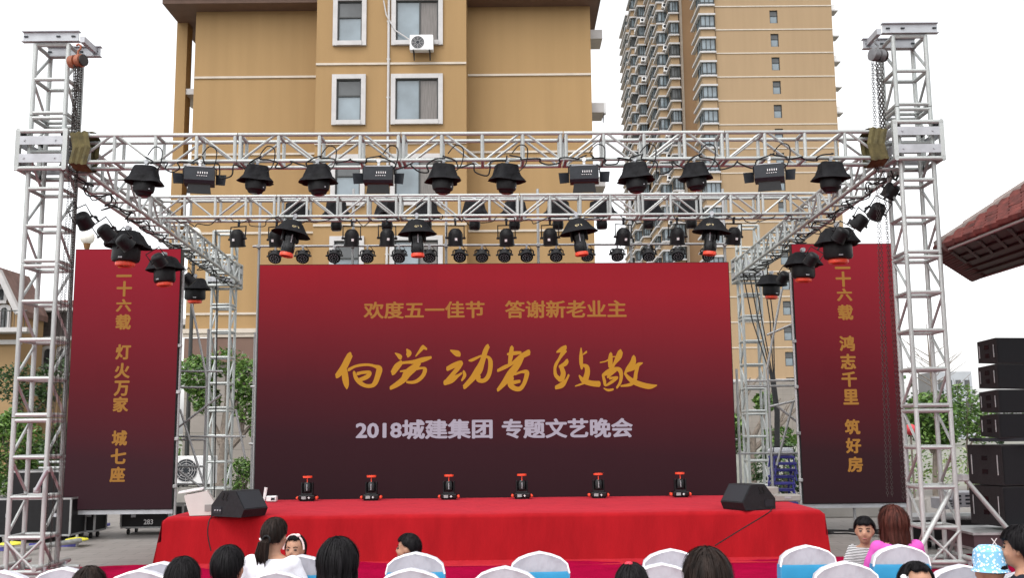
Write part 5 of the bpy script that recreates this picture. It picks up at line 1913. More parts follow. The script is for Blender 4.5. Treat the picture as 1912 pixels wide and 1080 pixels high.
# pale wedge cabinet behind the left monitor
p = atz(372, 962, SH + .006)
t = thing('pale_speaker', 'pale grey slanted cabinet with a printed panel, left of the black monitor', 'speaker', p)
ORG[t.name] = V((0, 0, 0)); t.rotation_euler = (0, 0, .25)
b = MB(); b.prism([(-.12, 0), (.30, 0), (.30, .02), (.10, .33), (-.19, .28), (-.20, .26)], -.16, .16); b.build('cabinet', mat('pale grey paint', (.55, .53, .50), .6, 0, .06, 5), t, smooth=False)
b = MB(); b.box((.13, -.163, .10), (.11, .006, .09)); b.build('printed_panel', mat('grey print', (.25, .24, .23), .6), t)
b = MB(); b.box((-.03, 0, .345), (.33, .33, .02), Matrix.Translation((-.03, 0, 0)) @ Matrix.Rotation(R(-9), 4, 'Y')); b.build('lid', WHITEP, t)
# small white device with an upright arm
p = atz(502, 938, SH + .006)
t = thing('stage_device', 'small white box with an upright white arm beside the left stage monitor', 'device', p)
L = V(p)
b = MB(); b.box(L + V((.05, 0, .05)), (.16, .14, .09), bev=.012); b.build('body', WHITEP, t)
b = MB(); b.box(L + V((.08, -.0725, .05)), (.06, .006, .04)); b.build('display', DGREY, t)
b = MB(); b.tube([L + V((-.08, 0, .01)), L + V((-.05, 0, .23))], [.022, .026], 10); b.build('arm', WHITEP, t)
# cases behind the right monitor
for k, (px, py, w_, h_, lab) in enumerate(((1425, 925, .5, .16, 'low pale case behind the right stage monitor'), (1470, 933, .4, .10, 'flat grey case at the stage end below the blue stools'))):
    p = atz(px, py + 4, SH + .005)
    t = thing('equipment_case', lab, 'case', p, 'pale cases at the stage end')
    b = MB(); b.box(V(p) + V((0, .1, h_ / 2)), (w_, .3, h_), bev=.015); b.build('body', STONE, t)
    b = MB(); b.box(V(p) + V((0, -.053, h_ * .6)), (.1, .012, .03)); b.build('latch', ZINC, t)
cable('black cable trailing from the right monitor down the stage front', [atz(1440, 950, SH + .01), atz(1438, 956, SH + .01), at(1420, 968, 14.0), at(1380, 992, 13.96), at(1335, 1020, 13.93)], .008)
cable('dark cable hanging down the stage front below the left monitor', [atz(398, 962, SH + .012), at(390, 975, 14.0), at(388, 1000, 13.95), at(394, 1030, 13.92)], .008)


# ================================================================== FLIGHT CASES AND GEAR ON THE GROUND
def flight_case(label, c, W, D, H, txt=None, wheels=True, rz=0, m=BLACK, th=.08, tx=0, name='flight_case', tzf=.2):
    c = V((c[0], c[1], c[2] if len(c) > 2 else 0))
    t = thing(name, label, 'flight case', c)
    ORG[t.name] = V((0, 0, 0)); t.rotation_euler = (0, 0, rz)
    z0 = .12 if wheels else .0
    b = MB(); b.box((0, 0, z0 + H / 2), (W, D, H)); b.build('panel', m, t)
    b = MB()
    e = .03
    for z in (z0 + .012, z0 + H - .012):
        for s in (-1, 1):
            b.box((0, s * (D / 2 + .002), z), (W + .01, e * .5, e)); b.box((s * (W / 2 + .002), 0, z), (e * .5, D - .03, e))
    for sx in (-1, 1):
        for sy in (-1, 1): b.box((sx * W / 2, sy * D / 2, z0 + H / 2), (e, e, H - .05))
    b.build('edge_trim', ALUD, t)
    b = MB(); b.box((W * .3, -D / 2 - .006, z0 + H * .55), (.08, .012, .06)); b.box((-W * .3, -D / 2 - .006, z0 + H * .55), (.08, .012, .06)); b.build('latch', ZINC, t)
    if wheels:
        for sx in (-1, 1):
            for sy in (-1, 1):
                b = MB(); b.lathe([(.048, -.016), (.05, 0), (.048, .016)], 12, Matrix.Translation((sx * (W / 2 - .1), sy * (D / 2 - .1), .05)) @ Matrix.Rotation(R(90), 4, 'Y')); b.box((sx * (W / 2 - .1), sy * (D / 2 - .1), .11), (.07, .07, .02)); b.build('caster', BLACK, t)
    if txt:
        b = letter(t, txt, V((tx - len(txt) * th * .3, -D / 2 - .008, z0 + H * tzf)), V((1, 0, 0)), V((0, 0, 1)), len(txt) * th * .62, th, WHITEL, .02)
    return t


pc = atz(272, 1000, 0)
flight_case('long black flight case numbered 283 on casters beneath the left side screen', (pc.x + .1, pc.y + .3), 1.1, .6, .40, '283', tx=-.06, th=.09, tzf=.16)
pc = atz(148, 1008, 0)
flight_case('black flight case marked LED under the left side screen\'s outer corner', (pc.x, pc.y + .25), .5, .5, .52, 'LED', th=.06)
pc = atz(40, 1020, 0)
flight_case('wide black flight case standing behind the left tower foot', (pc.x, pc.y + .6), 1.3, .6, .62, None)
flight_case('black flight case topmost on the pile behind the left tower', (pc.x - .1, pc.y + 1.2, .0), 1.2, .6, 1.05, None, rz=.1)
pc = atz(100, 1000, 0)
flight_case('open rack case with silver edges right of the left tower', (pc.x, pc.y + .2), .42, .5, .75, None, rz=-.1)
# blue stacked frames, orange lamp and yellow pads
for i, (px, py, L_, h_) in enumerate(((98, 1000, .8, .95), (190, 988, .16, .5))):
    p = atz(px, py, 0)
    t = thing('steel_trolley', ('purple blue steel trolley frame by the left tower', 'purple blue steel post stand between the flight cases')[i], 'trolley', p, 'purple blue stands')
    b = MB()
    for sx in (-1, 1): b.box(V(p) + V((sx * L_ * .2, 0, h_ / 2)), (.06, .06, h_))
    b.build('upright', BLUEP, t)
    b = MB(); b.box(V(p) + V((0, 0, h_ - .05)), (L_, .3, .05)); b.box(V(p) + V((0, 0, .06)), (L_, .4, .05)); b.build('shelf', BLUEP, t)
    b = MB(); b.box(V(p) + V((0, 0, h_ + .0)), (L_ * .7, .2, .06), bev=.02); b.build('rail', ZINC, t)
p = atz(60, 960, 0)
t = thing('pipe_rack', 'rack of silver truss pieces stacked behind the left tower', 'rack', (p.x, p.y, 0))
for k in range(4):
    for j in range(2):
        bar(t, 'pipe', (p.x + .1, p.y + j * .3, .9 + k * .13), (p.x + 1.6, p.y + j * .3, .9 + k * .13), .028, ALU)
for j in (.2, .8, 1.5):
    bar(t, 'upright', (p.x + j, p.y + .15, 0), (p.x + j, p.y + .15, 1.4), .03, ALU)
for i, (px, py, lab) in enumerate(((143, 1022, 'yellow round screw jack on a blue bar right of the left tower'), (22, 1030, 'yellow round screw jack left of the left tower'), (168, 980, 'yellow screw jack lying on the flight cases'))):
    p = atz(px, py, 0.0)
    dz = 0.0 if i < 2 else .28
    t = thing('screw_jack', lab, 'outrigger', p, 'yellow screw jacks')
    L = V(p) + V((0, 0, dz))
    b = MB(); b.lathe([(.17, .10), (.18, .11), (.17, .125), (.04, .15)], 20, Matrix.Translation(L)); b.build('pad', YELL, t)
    b = MB(); b.tube([L + V((0, 0, .0)), L + V((0, 0, .11))], .03, 8); b.tube([L + V((0, 0, .14)), L + V((0, 0, .19))], .022, 8); b.build('screw', STEEL, t)
    b = MB(); b.box(L + V((-.38, 0, .03)), (.75, .06, .055)); b.build('bar', BLUEP, t)
for i, (a, c) in enumerate((((100, 1012), (300, 996)), ((-10, 1008), (160, 998)))):
    pass
p0, p1 = atz(20, 1030, .10), atz(150, 1010, .12)
b = MB(); b.tube([p0, p1], .04, 10); tag(b.build('spare_pipe', ALU), 'loose silver pipe lying on the ground by the left tower foot', 'pipe')


# tower outriggers and foot
def outrigger(label, top_p, foot, side_):
    t = thing('outrigger_brace', label, 'outrigger', foot, 'diagonal tower braces')
    bar(t, 'strut', top_p, V(foot) + V((0, 0, .05)), .032, ALU)
    b = MB(); b.box(V(foot) + V((0, 0, .025)), (.16, .16, .02)); b.lathe([(.05, .035), (.05, .08)], 10, Matrix.Translation(foot)); b.build('foot', ZINC, t)
    b = MB(); b.box(top_p, (.1, .1, .09), bev=.01); b.build('bracket', ALUD, t)


tp1, tp2 = at(1788, 893, 13.3), at(1800, 893, 13.4)
f1 = atz(1700, 1032, 0); f1 = V((f1.x, min(f1.y, 13.2), 0)); f1 = at(1703, 1030, 12.5); f1.z = 0
outrigger('left leaning diagonal brace of the front right tower', tp1, V((at(1690, 1045, 12.9).x, 12.9, 0)), -1)
outrigger('right leaning diagonal brace of the front right tower', tp2, V((at(1925, 1020, 13.3).x, 13.3, 0)), 1)
q0, q1 = at(88, 878, 12.98), at(67, 917, 12.98)
t = thing('brace_pipe', 'short bright pipe brace clamped to the front left tower', 'brace', q0)
bar(t, 'pipe', q0, q1, .026, ZINC)
for q in (q0, q1):
    b = MB(); b.box(q + V((0, .03, 0)), (.07, .08, .07), bev=.01); b.build('clamp', ALUD, t)
for b0, lab in ((bl_, 'base of the front left tower with crossed foot bars'), (br_, 'base of the front right tower with crossed foot bars')):
    t = thing('tower_base', lab, 'tower base', (b0.x, b0.y, 0), 'tower base frames')
    for sx in (-1, 1):
        for sy in (-1, 1):
            b = MB(); b.box((b0.x + sx * .3, b0.y + sy * .3, .03), (.14, .14, .016)); b.tube([(b0.x + sx * .3, b0.y + sy * .3, .03), (b0.x + sx * .3, b0.y + sy * .3, .16)], .025, 8); b.build('foot', ZINC, t)
    for s in (-1, 1):
        bar(t, 'beam', (b0.x - .5, b0.y + s * .26, .10), (b0.x + .5, b0.y + s * .26, .10), .03, ALU)
        bar(t, 'beam', (b0.x + s * .26, b0.y - .5, .16), (b0.x + s * .26, b0.y + .5, .16), .03, ALU)
        bar(t, 'cross_brace', (b0.x - s * .22, b0.y - .25, .05), (b0.x + s * .22, b0.y - .25, .48), .018, ALU)


# ================================================================== LINE ARRAY AND SUBWOOFERS
SPY = 13.6
SBOX = mat('black speaker paint', (.015, .0135, .0145), .6, 0, .25, 30, .4, 300, .3)
SGR = mat('black speaker grille', (.005, .006, .008), .6, .1, .5, 260, .3, 300, .25)


def cab(name, label, px, py0, py1, corner, Y, W, D, tilt=0, handles=2, taper=0, group=None, wheels=False):
    """cabinet whose left side shows; px = left edge, corner = the vertical edge between side and grille"""
    a = at(px, py1, Y + .5, 0); c = at(corner, py1, Y, 0)
    z0, z1 = c.z, at(corner, py0, Y, 0).z
    t = thing(name, label, 'loudspeaker', (c.x, c.y, z0), group)
    u = V((a.x - c.x, a.y - c.y, 0)); sl_ = u.length; u.normalize()          # along the visible side
    f = V((-u.y, u.x, 0))
    if f.x < 0: f = -f                                                        # along the grille, to the right
    H = z1 - z0
    C = V((c.x, c.y, z0))
    tp = taper
    b = MB()
    v = [C, C + f * W, C + f * (W) + u * D, C + u * D + V((0, 0, tp)), C + V((0, 0, H)), C + f * W + V((0, 0, H)), C + f * W + u * D + V((0, 0, H)), C + u * D + V((0, 0, H - tp))]
    b.add(v, [(0, 1, 5, 4), (1, 2, 6, 5), (2, 3, 7, 6), (3, 0, 4, 7), (4, 5, 6, 7), (3, 2, 1, 0)])
    b.build('cabinet', SBOX, t, smooth=False)
    n = -u
    b = MB()
    g0 = C + n * .008 + f * .02 + V((0, 0, .015))
    b.add([g0, g0 + f * (W - .04), g0 + f * (W - .04) + V((0, 0, H - .03)), g0 + V((0, 0, H - .03))], [(0, 1, 2, 3)])
    b.build('grille', SGR, t, smooth=False)
    sn = -f
    for k in range(handles):
        zc_ = H * (.5 + (k - (handles - 1) / 2) * .34)
        o_ = C + u * (D * .5) + sn * .004 + V((0, 0, zc_))
        b = MB(); b.add([o_ - u * .05 + V((0, 0, -.03)), o_ + u * .05 + V((0, 0, -.03)), o_ + u * .05 + V((0, 0, .03)), o_ - u * .05 + V((0, 0, .03))], [(0, 1, 2, 3)]); b.build('handle', BLACKG, t, smooth=False)
    for e in (.12, .88):
        b = MB(); q = C + u * (D * .5) + sn * .006
        b.tube([C + u * (D * e) + sn * .006 + V((0, 0, H * .25)), C + u * (D * e) + sn * .006 + V((0, 0, H * .75))], .008, 6); b.build('rigging_bar', ALUD, t)
    return t


arr = [(1820, 631, 679, 1862), (1822, 680, 727, 1863), (1824, 728, 772, 1865), (1826, 773, 819, 1866)]
for i, (px, y0_, y1_, cn) in enumerate(arr):
    cab('line_array_speaker', 'black line array cabinet, %s of four from the top of the right speaker stack' % ORD[i], px, y0_, y1_, cn, SPY, 1.05, .42, 0, 2, .025, 'line array cabinets')
sub = [(1818, 832, 908, 1874), (1822, 910, 985, 1876)]
for i, (px, y0_, y1_, cn) in enumerate(sub):
    cab('subwoofer', ('large black subwoofer, upper one below the line array', 'large black subwoofer, lower one above the silver dolly')[i], px, y0_, y1_, cn, SPY, 1.1, .6, 0, 2, 0, 'subwoofers of the right stack')
p = at(1822, 822, SPY + .3, 0)
t = thing('array_bumper', 'grey steel bumper frame between line array and subwoofers', 'frame', p)
for dy in (0, .35):
    bar(t, 'rail', p + V((-.02, dy - .2, 0)), p + V((1.3, dy - .35, 0)), .022, DGREY, sq=True)
for dx in (.05, .55, 1.1):
    bar(t, 'rail', p + V((dx, -.22, 0)), p + V((dx, .2, 0)), .018, DGREY, sq=True)
pz = at(1830, 995, SPY, 0)
t = thing('speaker_dolly', 'low dolly with silver edges carrying the subwoofers', 'dolly', (pz.x, pz.y, 0))
b = MB(); b.box((pz.x + .55, pz.y + .35, pz.z - .10), (1.4, 1.0, .2)); b.build('deck', mat('purple brown ply', (.05, .025, .03), .6), t)
b = MB()
for zz in (pz.z - .005, pz.z - .2): b.box((pz.x + .55, pz.y + .35, zz), (1.44, 1.04, .03))
b.build('edge_trim', ALUD, t)
for sx in (0, 1.1):
    for sy in (0, .7):
        bar(t, 'leg', (pz.x + sx, pz.y + sy, 0), (pz.x + sx, pz.y + sy, pz.z - .2), .05, ALUD)
letter(t, 'X', V((pz.x + .06, pz.y - .155, pz.z - .16)), V((1, 0, 0)), V((0, 0, 1)), .09, .1, WHITEL, .0)
# amplifier racks and silver cases behind the right tower
for i, (px, py, W, D, H, z0, lab) in enumerate(((1810, 948, .5, .4, .22, .72, 'silver amplifier case on the rack behind the right tower'), (1775, 952, .3, .35, .16, .72, 'small silver case next to the amplifier case behind the right tower'))):
    p = at(px, py, 15.4, 0)
    t = thing('amplifier_case', lab, 'amplifier', (p.x, p.y, p.z), 'amplifier cases behind the right tower')
    b = MB(); b.box(p + V((0, D / 2, H / 2)), (W, D, H), bev=.01); b.build('body', ZINC, t)
    b = MB()
    for k in range(3):
        for j in range(3): b.box(p + V((-W * .33 + W * .33 * k, -.004, H * (.25 + .25 * j))), (W * .2, .012, H * .12))
    b.build('vent', DGREY, t)
pr_ = at(1770, 1000, 15.2, 0)
t = thing('equipment_table', 'long black rack table with silver edges under the amplifier cases', 'table', (pr_.x, pr_.y, 0))
zt_ = at(1790, 962, 15.4, 0).z
b = MB(); b.box((pr_.x + .2, pr_.y + .4, zt_ - .04), (1.9, .7, .05)); b.build('top', ALUD, t)
b = MB(); b.box((pr_.x + .2, pr_.y + .4, zt_ - .22), (1.8, .62, .26)); b.build('rack_body', BLACK, t)
for sx in (-.7, 1.1):
    for sy in (.1, .7): bar(t, 'leg', (pr_.x + sx, pr_.y + sy, 0), (pr_.x + sx, pr_.y + sy, zt_ - .35), .03, ALUD)
flight_case('black flight case with silver edges under the rack table behind the right tower', (pr_.x + .35, pr_.y + .3), 1.1, .5, .36, 'x4', wheels=True, th=.07, tx=-.2)
# coiled cable heap on the paving under the right screen
b = MB()
pts = []
c_ = atz(1578, 998, .03)
for k in range(140):
    a = k * .33
    pts.append(c_ + V((.75 * math.sin(a * .21) + .3 * math.cos(a), .28 * math.sin(a) + .1 * math.sin(a * .37), .02 + .03 * (k % 7) / 7)))
b.tube(pts, .014, 5)
tag(b.build('cable_heap', CABLE), 'heap of coiled black cable on the paving under the right side screen', 'cable')
bx = atz(1590, 990, 0)
b = MB(); b.box((bx.x, bx.y + 2.6, .18), (4.6, .5, .36), bev=.02)
tag(b.build('planter_kerb', STONE), 'low pale stone kerb of the planting bed behind the right side screen', 'kerb')

# stacked blue stools right of the main screen
ps = at(1462, 935, 18.9)
t0 = None
for k in range(10):
    zz = .20 + k * .118
    lab = 'blue slatted plastic stool, %s from the bottom of the stack behind the right monitor' % ORD[k]
    if t0 is None:
        t0 = thing('stool', lab, 'stool', (0, 0, 0), 'stacked blue stools')
        b = MB()
        for j in range(5): b.box((0, -.16 + j * .08, 0), (.40, .06, .045), bev=.008)
        b.build('seat', BLUEP, t0)
        for sx in (-1, 1):
            for sy in (-1, 1): bar(t0, 'leg', (sx * .17, sy * .16, 0), (sx * .2, sy * .18, -.19), .016, BLUEP)
        b = MB(); b.tube([(-.19, -.18, -.10), (.19, -.18, -.10)], .01, 5); b.build('stretcher', BLUEP, t0)
        o = t0
    else:
        o = copy_tree(t0); o['label'] = lab
    o.location = (ps.x + .03 * math.sin(k), ps.y + .02 * math.cos(k * 2), zz)
t = thing('folded_sheet', 'white cloth bundle with a black strap on top of the blue stool stack', 'cloth', (ps.x, ps.y, 1.20))
z8 = .20 + 9 * .118 + .02
b = MB(); b.box((ps.x, ps.y, z8 + .08), (.42, .38, .14), bev=.05); b.build('sheet', mat('white cloth', (.55, .56, .60), .8, 0, .08, 8, .5, 20), t)
b = MB(); b.tube([(ps.x - .2, ps.y - .2, z8), (ps.x - .18, ps.y - .2, z8 + .17), (ps.x + .18, ps.y - .2, z8 + .17), (ps.x + .2, ps.y - .2, z8)], .012, 6); b.build('strap', BLACK, t)
# AC outdoor unit on the ground behind the left gap
pg = at(363, 905, 24)
t = ac_unit('white outdoor air conditioner unit on the ground behind the left scaffold', (pg.x, pg.y, pg.z), 1.15)
b = MB(); b.box((pg.x, pg.y + .1, pg.z / 2 - .03), (1.1, .5, max(.1, pg.z - .06))); tag(b.build('plinth', STONE), 'stone plinth under the outdoor air conditioner', 'plinth')


# ================================================================== CHAIRS
def make_chair():
    t = thing('banquet_chair', None, 'chair')
    def outline(g=0.0):
        W = .21 + g
        pts = [(-W * .93, .05), (-W * .95, .45), (-W, .70), (-W * 1.0, .79)]
        for k in range(9):
            a = math.pi - math.pi * k / 8
            x = W * math.cos(a)
            z = .79 + (.135 + g) * (math.sin(a) ** .75) + .012 * max(0, 1 - abs(x) / .1)
            if k not in (0, 8): pts.append((x, z))
        return pts + [(W * 1.0, .79), (W, .70), (W * .95, .45), (W * .93, .05)]
    o_ = outline(); n = len(o_)
    b = MB()
    vs, fs = [], []
    layers = [(-.030, .90), (-.040, .975), (-.03, 1.0), (.03, 1.0), (.04, .975), (.03, .90)]
    for y, s in layers:
        for x, z in o_:
            tilt = -(z - .45) * .10 if z > .45 else 0
            vs.append((x * s, -.21 + y + tilt, .5 + (z - .5) * (s if z > .5 else 1)))
    for i in range(len(layers) - 1):
        for k in range(n - 1): fs.append((i * n + k, i * n + k + 1, (i + 1) * n + k + 1, (i + 1) * n + k))
    fs.append(tuple(range(n))[::-1]); fs.append(tuple((len(layers) - 1) * n + k for k in range(n)))
    b.add(vs, fs); b.build('back_cover', CHAIRC, t)
    b = MB()
    pts = [(x * .985, -.21 - .034 - ((z - .45) * .10 if z > .45 else 0), .5 + (z - .5) * .985) for x, z in o_[3:-3]]
    b.tube(pts, .0075, 6); b.build('piping', CHAIRE, t)
    b = MB()
    ring = []
    for z in (.80, .78, .64, .62):
        s = .985
        for x, y in ((-.214, -.040), (-.10, -.056), (.10, -.056), (.214, -.040), (.214, .040), (.1, .052), (-.1, .052), (-.214, .040)):
            ring.append((x * s, -.21 + y * s * (1 if z in (.78, .64) else .9) - (z - .45) * .10, z))
    fs = []
    for i in range(3):
        for k in range(8): fs.append((i * 8 + k, i * 8 + (k + 1) % 8, (i + 1) * 8 + (k + 1) % 8, (i + 1) * 8 + k))
    b.add(ring, fs); b.build('sash', SASH, t)
    b = MB(); b.box((0, .02, .455), (.44, .46, .07), bev=.03); b.build('seat_cover', CHAIRC, t)
    b = MB()
    vs, fs = [], []
    for z, g in ((.43, 0), (.25, .01), (.02, .03)):
        for k in range(32):
            a = 2 * math.pi * k / 32
            ca, sa = math.cos(a), math.sin(a)
            r_ = 1 / max(abs(ca), abs(sa))
            f = 1 + (.05 * math.sin(a * 9) * (g / .03))
            vs.append((ca * r_ * (.20 + g) * f, .02 + sa * r_ * (.21 + g) * f, z))
    for i in range(2):
        for k in range(32): fs.append((i * 32 + k, i * 32 + (k + 1) % 32, (i + 1) * 32 + (k + 1) % 32, (i + 1) * 32 + k))
    b.add(vs, fs); b.build('skirt', CHAIRC, t)
    return t


ch0 = make_chair()
chairs = [
    (776, 1030, 'white covered chair with blue sash in front of the boy in profile'),
    (1004, 1029, 'front row white covered chair in the middle of the picture'),
    (1252, 1024, 'white covered chair beyond another, left of the large dark head'),
    (1503, 1017, 'front row white covered chair with a blue sash below the stage\'s right corner'),
    (1679, 1016, 'white covered chair behind the woman in pink'),
    (562, 1035, 'white covered chair between the girl with headband and the bobbed head'),
    (763, 1060, 'nearer white covered chair overlapping the one before the boy in profile'),
    (947, 1056, 'nearer white covered chair overlapping the middle front row chair'),
    (1237, 1050, 'nearer white covered chair beside the large dark head'),
    (1580, 1047, 'nearer white covered chair left of the woman in pink'),
    (1793, 1053, 'white covered chair by the blue hat near the right edge'),
    (258, 1062, 'low white covered chair left of the two boys'),
    (125, 1058, 'white covered chair behind the leftmost dark head'),
    (302, 1048, 'white covered chair half hidden by the left boy\'s head'),
    (4, 1064, 'white covered chair cut by the left picture edge'),
    (518, 1065, 'white covered chair right of the boy in red'),
    (1908, 1066, 'white covered chair cut by the right picture edge')]
nch = 0


def put_chair(x, y, lab, rz=0):
    global nch
    o = ch0 if nch == 0 else copy_tree(ch0)
    nch += 1
    o.location = (x, y, .012)
    o.rotation_euler = (0, 0, rz)
    o['label'] = lab
    o['group'] = 'white covered chairs of the audience'
    return o


for px, py, lab in chairs:
    p = atz(px, py, .955)
    put_chair(p.x, p.y + .26, lab, rng.uniform(-.06, .06))


# ================================================================== PEOPLE
def solid(b, vox=.011, smooth=6):
    me = b.mesh('body', None, False)
    o = bpy.data.objects.new('tmp', me)
    col.objects.link(o)
    m1 = o.modifiers.new('r', 'REMESH'); m1.mode = 'VOXEL'; m1.voxel_size = vox
    m2 = o.modifiers.new('s', 'SMOOTH'); m2.iterations = smooth; m2.factor = .5
    dg = bpy.context.evaluated_depsgraph_get(); dg.update()
    r = bpy.data.meshes.new_from_object(o.evaluated_get(dg))
    vs, fs = [tuple(v.co) for v in r.vertices], [tuple(p.vertices) for p in r.polygons]
    bpy.data.objects.remove(o); bpy.data.meshes.remove(me); bpy.data.meshes.remove(r)
    return vs, fs


def person(label, head_top, yaw, H, hair, hairm, shirt, pants=None, hs=1.0, sleeves='short', standing=False, turn=0, face=False, group=None, lean=0, hat=None):
    """H = height of the crown above the ground; seated unless standing. Local frame: faces +y"""
    t = thing('person', label, 'person', (head_top.x, head_top.y, 0), group)
    t.rotation_euler = (0, 0, yaw)
    ORG[t.name] = V((0, 0, 0))
    hh = .115 * hs                                      # half head height
    hip = .52 if not standing else H * .52
    if not standing: hip = min(.52, H * .42)
    neck = H - 2 * hh - .012                            # base of the neck
    T = neck - hip                                      # torso length
    k = T / .53
    sw = .19 * k                                        # half shoulder width
    hc = V((0, .02, H - hh))                            # head centre

    def torso(b, g=0.0, low=0.0, high=1.0):
        prof = [(0, .165, .115, 0), (.15, .16, .115, -.01), (.35, .145, .105, -.01), (.55, .165, .112, -.015), (.75, .185, .115, -.02), (.88, .186, .10, -.025), (.955, .14, .080, -.02), (1.0, .074, .062, -.008), (1.04, .058, .056, 0)]
        b.loft([((0, y * k, hip + T * f), (rx + g) * k ** .8, (ry + g) * k ** .8) for f, rx, ry, y in prof if low <= f <= high], 20)

    def arm(b, s, g=0.0, part=1.0):
        sh, el, wr = V((s * sw * .93, -.02, hip + T * .87)), V((s * (sw + .07 * k), .04, hip + T * .38)), V((s * .10, .30 * k, hip + T * .22))
        if standing: wr = V((s * (sw + .02), .10, hip + T * .02))
        pts = [sh, sh.lerp(el, .5) + V((s * .015, 0, .0)), el, el.lerp(wr, .5), wr]
        rs = [.052 * k + g, .046 * k + g, .038 * k + g, .034 * k + g, .026 * k + g]
        n = max(2, round(part * 5))
        b.tube(pts[:n], rs[:n], 10)
        b.ell(sh, (.06 * k + g, .058 * k + g, .058 * k + g), 10, 8)
        return wr

    def leg(b, s, g=0.0):
        hp = V((s * .09 * k, 0, hip))
        if standing:
            kn, an = V((s * .09 * k, .02, hip * .52)), V((s * .09 * k, 0, .08))
        else:
            kn, an = V((s * .10 * k, .42 * k, hip)), V((s * .10 * k, .44 * k, .08))
        b.tube([hp, hp.lerp(kn, .5), kn, kn.lerp(an, .4), an], [.085 * k + g, .075 * k + g, .056 * k + g, .052 * k + g, .036 * k + g], 10)
        return an

    b = MB()
    torso(b)
    wrs = [arm(b, s) for s in (-1, 1)]
    ans = [leg(b, s) for s in (-1, 1)]
    b.tube([(0, -.012, neck - .05), (0, .0, H - 2 * hh + .06)], [.058 * k, .050 * hs], 12)
    # head: skull, face wedge, jaw, nose, ears
    Mh = Matrix.Translation(hc) @ Matrix.Rotation(turn, 4, 'Z')
    b.ell((0, -.012, .018 * hs), (.074 * hs, .092 * hs, .097 * hs), 20, 14, Mh)
    b.ell((0, .022 * hs, -.025 * hs), (.062 * hs, .068 * hs, .085 * hs), 18, 12, Mh)
    b.ell((0, .040 * hs, -.075 * hs), (.040 * hs, .042 * hs, .036 * hs), 14, 10, Mh)
    b.ell((0, .088 * hs, -.022 * hs), (.013 * hs, .018 * hs, .022 * hs), 10, 8, Mh)
    for s in (-1, 1):
        b.ell((s * .074 * hs, -.004, -.012 * hs), (.011 * hs, .021 * hs, .031 * hs), 10, 8, Mh)
        b.ell((s * .034 * hs, .062 * hs, -.036 * hs), (.024 * hs, .022 * hs, .026 * hs), 10, 8, Mh)
    for s, an in zip((-1, 1), ans):
        b.tube([an + V((0, -.03, -.03)), an + V((0, .08, -.045)), an + V((0, .16, -.055))], [.036, .036, .025], 8)
    vs, fs = solid(b)
    b = MB(); b.add(vs, fs)
    for s, wr in zip((-1, 1), wrs):                     # hands: palm, four curled fingers of unequal length, thumb
        dr = V((-s * .35, .9, -.25)).normalized() if not standing else V((0, .2, -1)).normalized()
        sx = dr.cross(V((0, 0, 1))).normalized() if not standing else V((0, 1, 0))
        b.ell(wr + dr * .045, (.034 * k, .040 * k, .018 * k), 10, 8)
        for fi, (off, L_) in enumerate(((-.027, .062), (-.009, .072), (.009, .068), (.026, .052))):
            p0 = wr + dr * .075 + sx * off
            p1 = p0 + dr * L_ * .45 + V((0, 0, -.004)); p2 = p1 + dr * L_ * .3 + V((0, 0, -.014)); p3 = p2 + dr * L_ * .2 + V((0, 0, -.018))
            b.tube([p0, p1, p2, p3], [.009, .0085, .008, .006], 7)
        th = wr + dr * .02 + sx * (-.036 * s)
        b.tube([wr + dr * .02, th, th + dr * .03 + sx * (-.014 * s), th + dr * .05 + sx * (-.012 * s)], [.014, .012, .010, .007], 7)
    b.build('body', SKIN, t)
    # clothes
    b = MB(); torso(b, .014, 0, .96)
    for s in (-1, 1): arm(b, s, .013, .6 if sleeves == 'short' else 1.0)
    vs, fs = solid(b, .012, 4)
    b = MB(); b.add(vs, fs); b.build('shirt', shirt, t)
    b = MB()
    b.loft([((0, 0, hip - .06), .17 * k, .125 * k), ((0, 0, hip + .05), .178 * k, .13 * k), ((0, 0, hip + .10), .165 * k, .12 * k)], 18)
    for s in (-1, 1): leg(b, s, .014)
    vs, fs = solid(b, .013, 3)
    b = MB(); b.add(vs, fs); b.build('trousers', pants or DENIM, t)

    # hair: columns from the crown outward along the skull, then hanging
    rr = random.Random(hash(label) & 0xffff if False else len(label) * 7 + int(H * 1000))
    style = dict(front=.50, side=-.02, back=-.55, vol=.013, hang=0, flare=0)
    style.update(hair)
    NA, NR = 64, 16
    C = V((0, -.010, .012 * hs))
    rx, ry, rz_ = .076 * hs, .095 * hs, .100 * hs

    def hairline(a):                                    # a = 0 front, pi back; returns lowest z (fraction of rz)
        ca = math.cos(a)
        if ca > .55: return style['front'] + .04 * math.sin(a * 7 + 1)
        if ca > .0: return style['side'] + (style['front'] - style['side']) * (ca / .55) ** 2
        return style['side'] + (style['back'] - style['side']) * min(1, (-ca) / .55)
    vs, fs = [], []
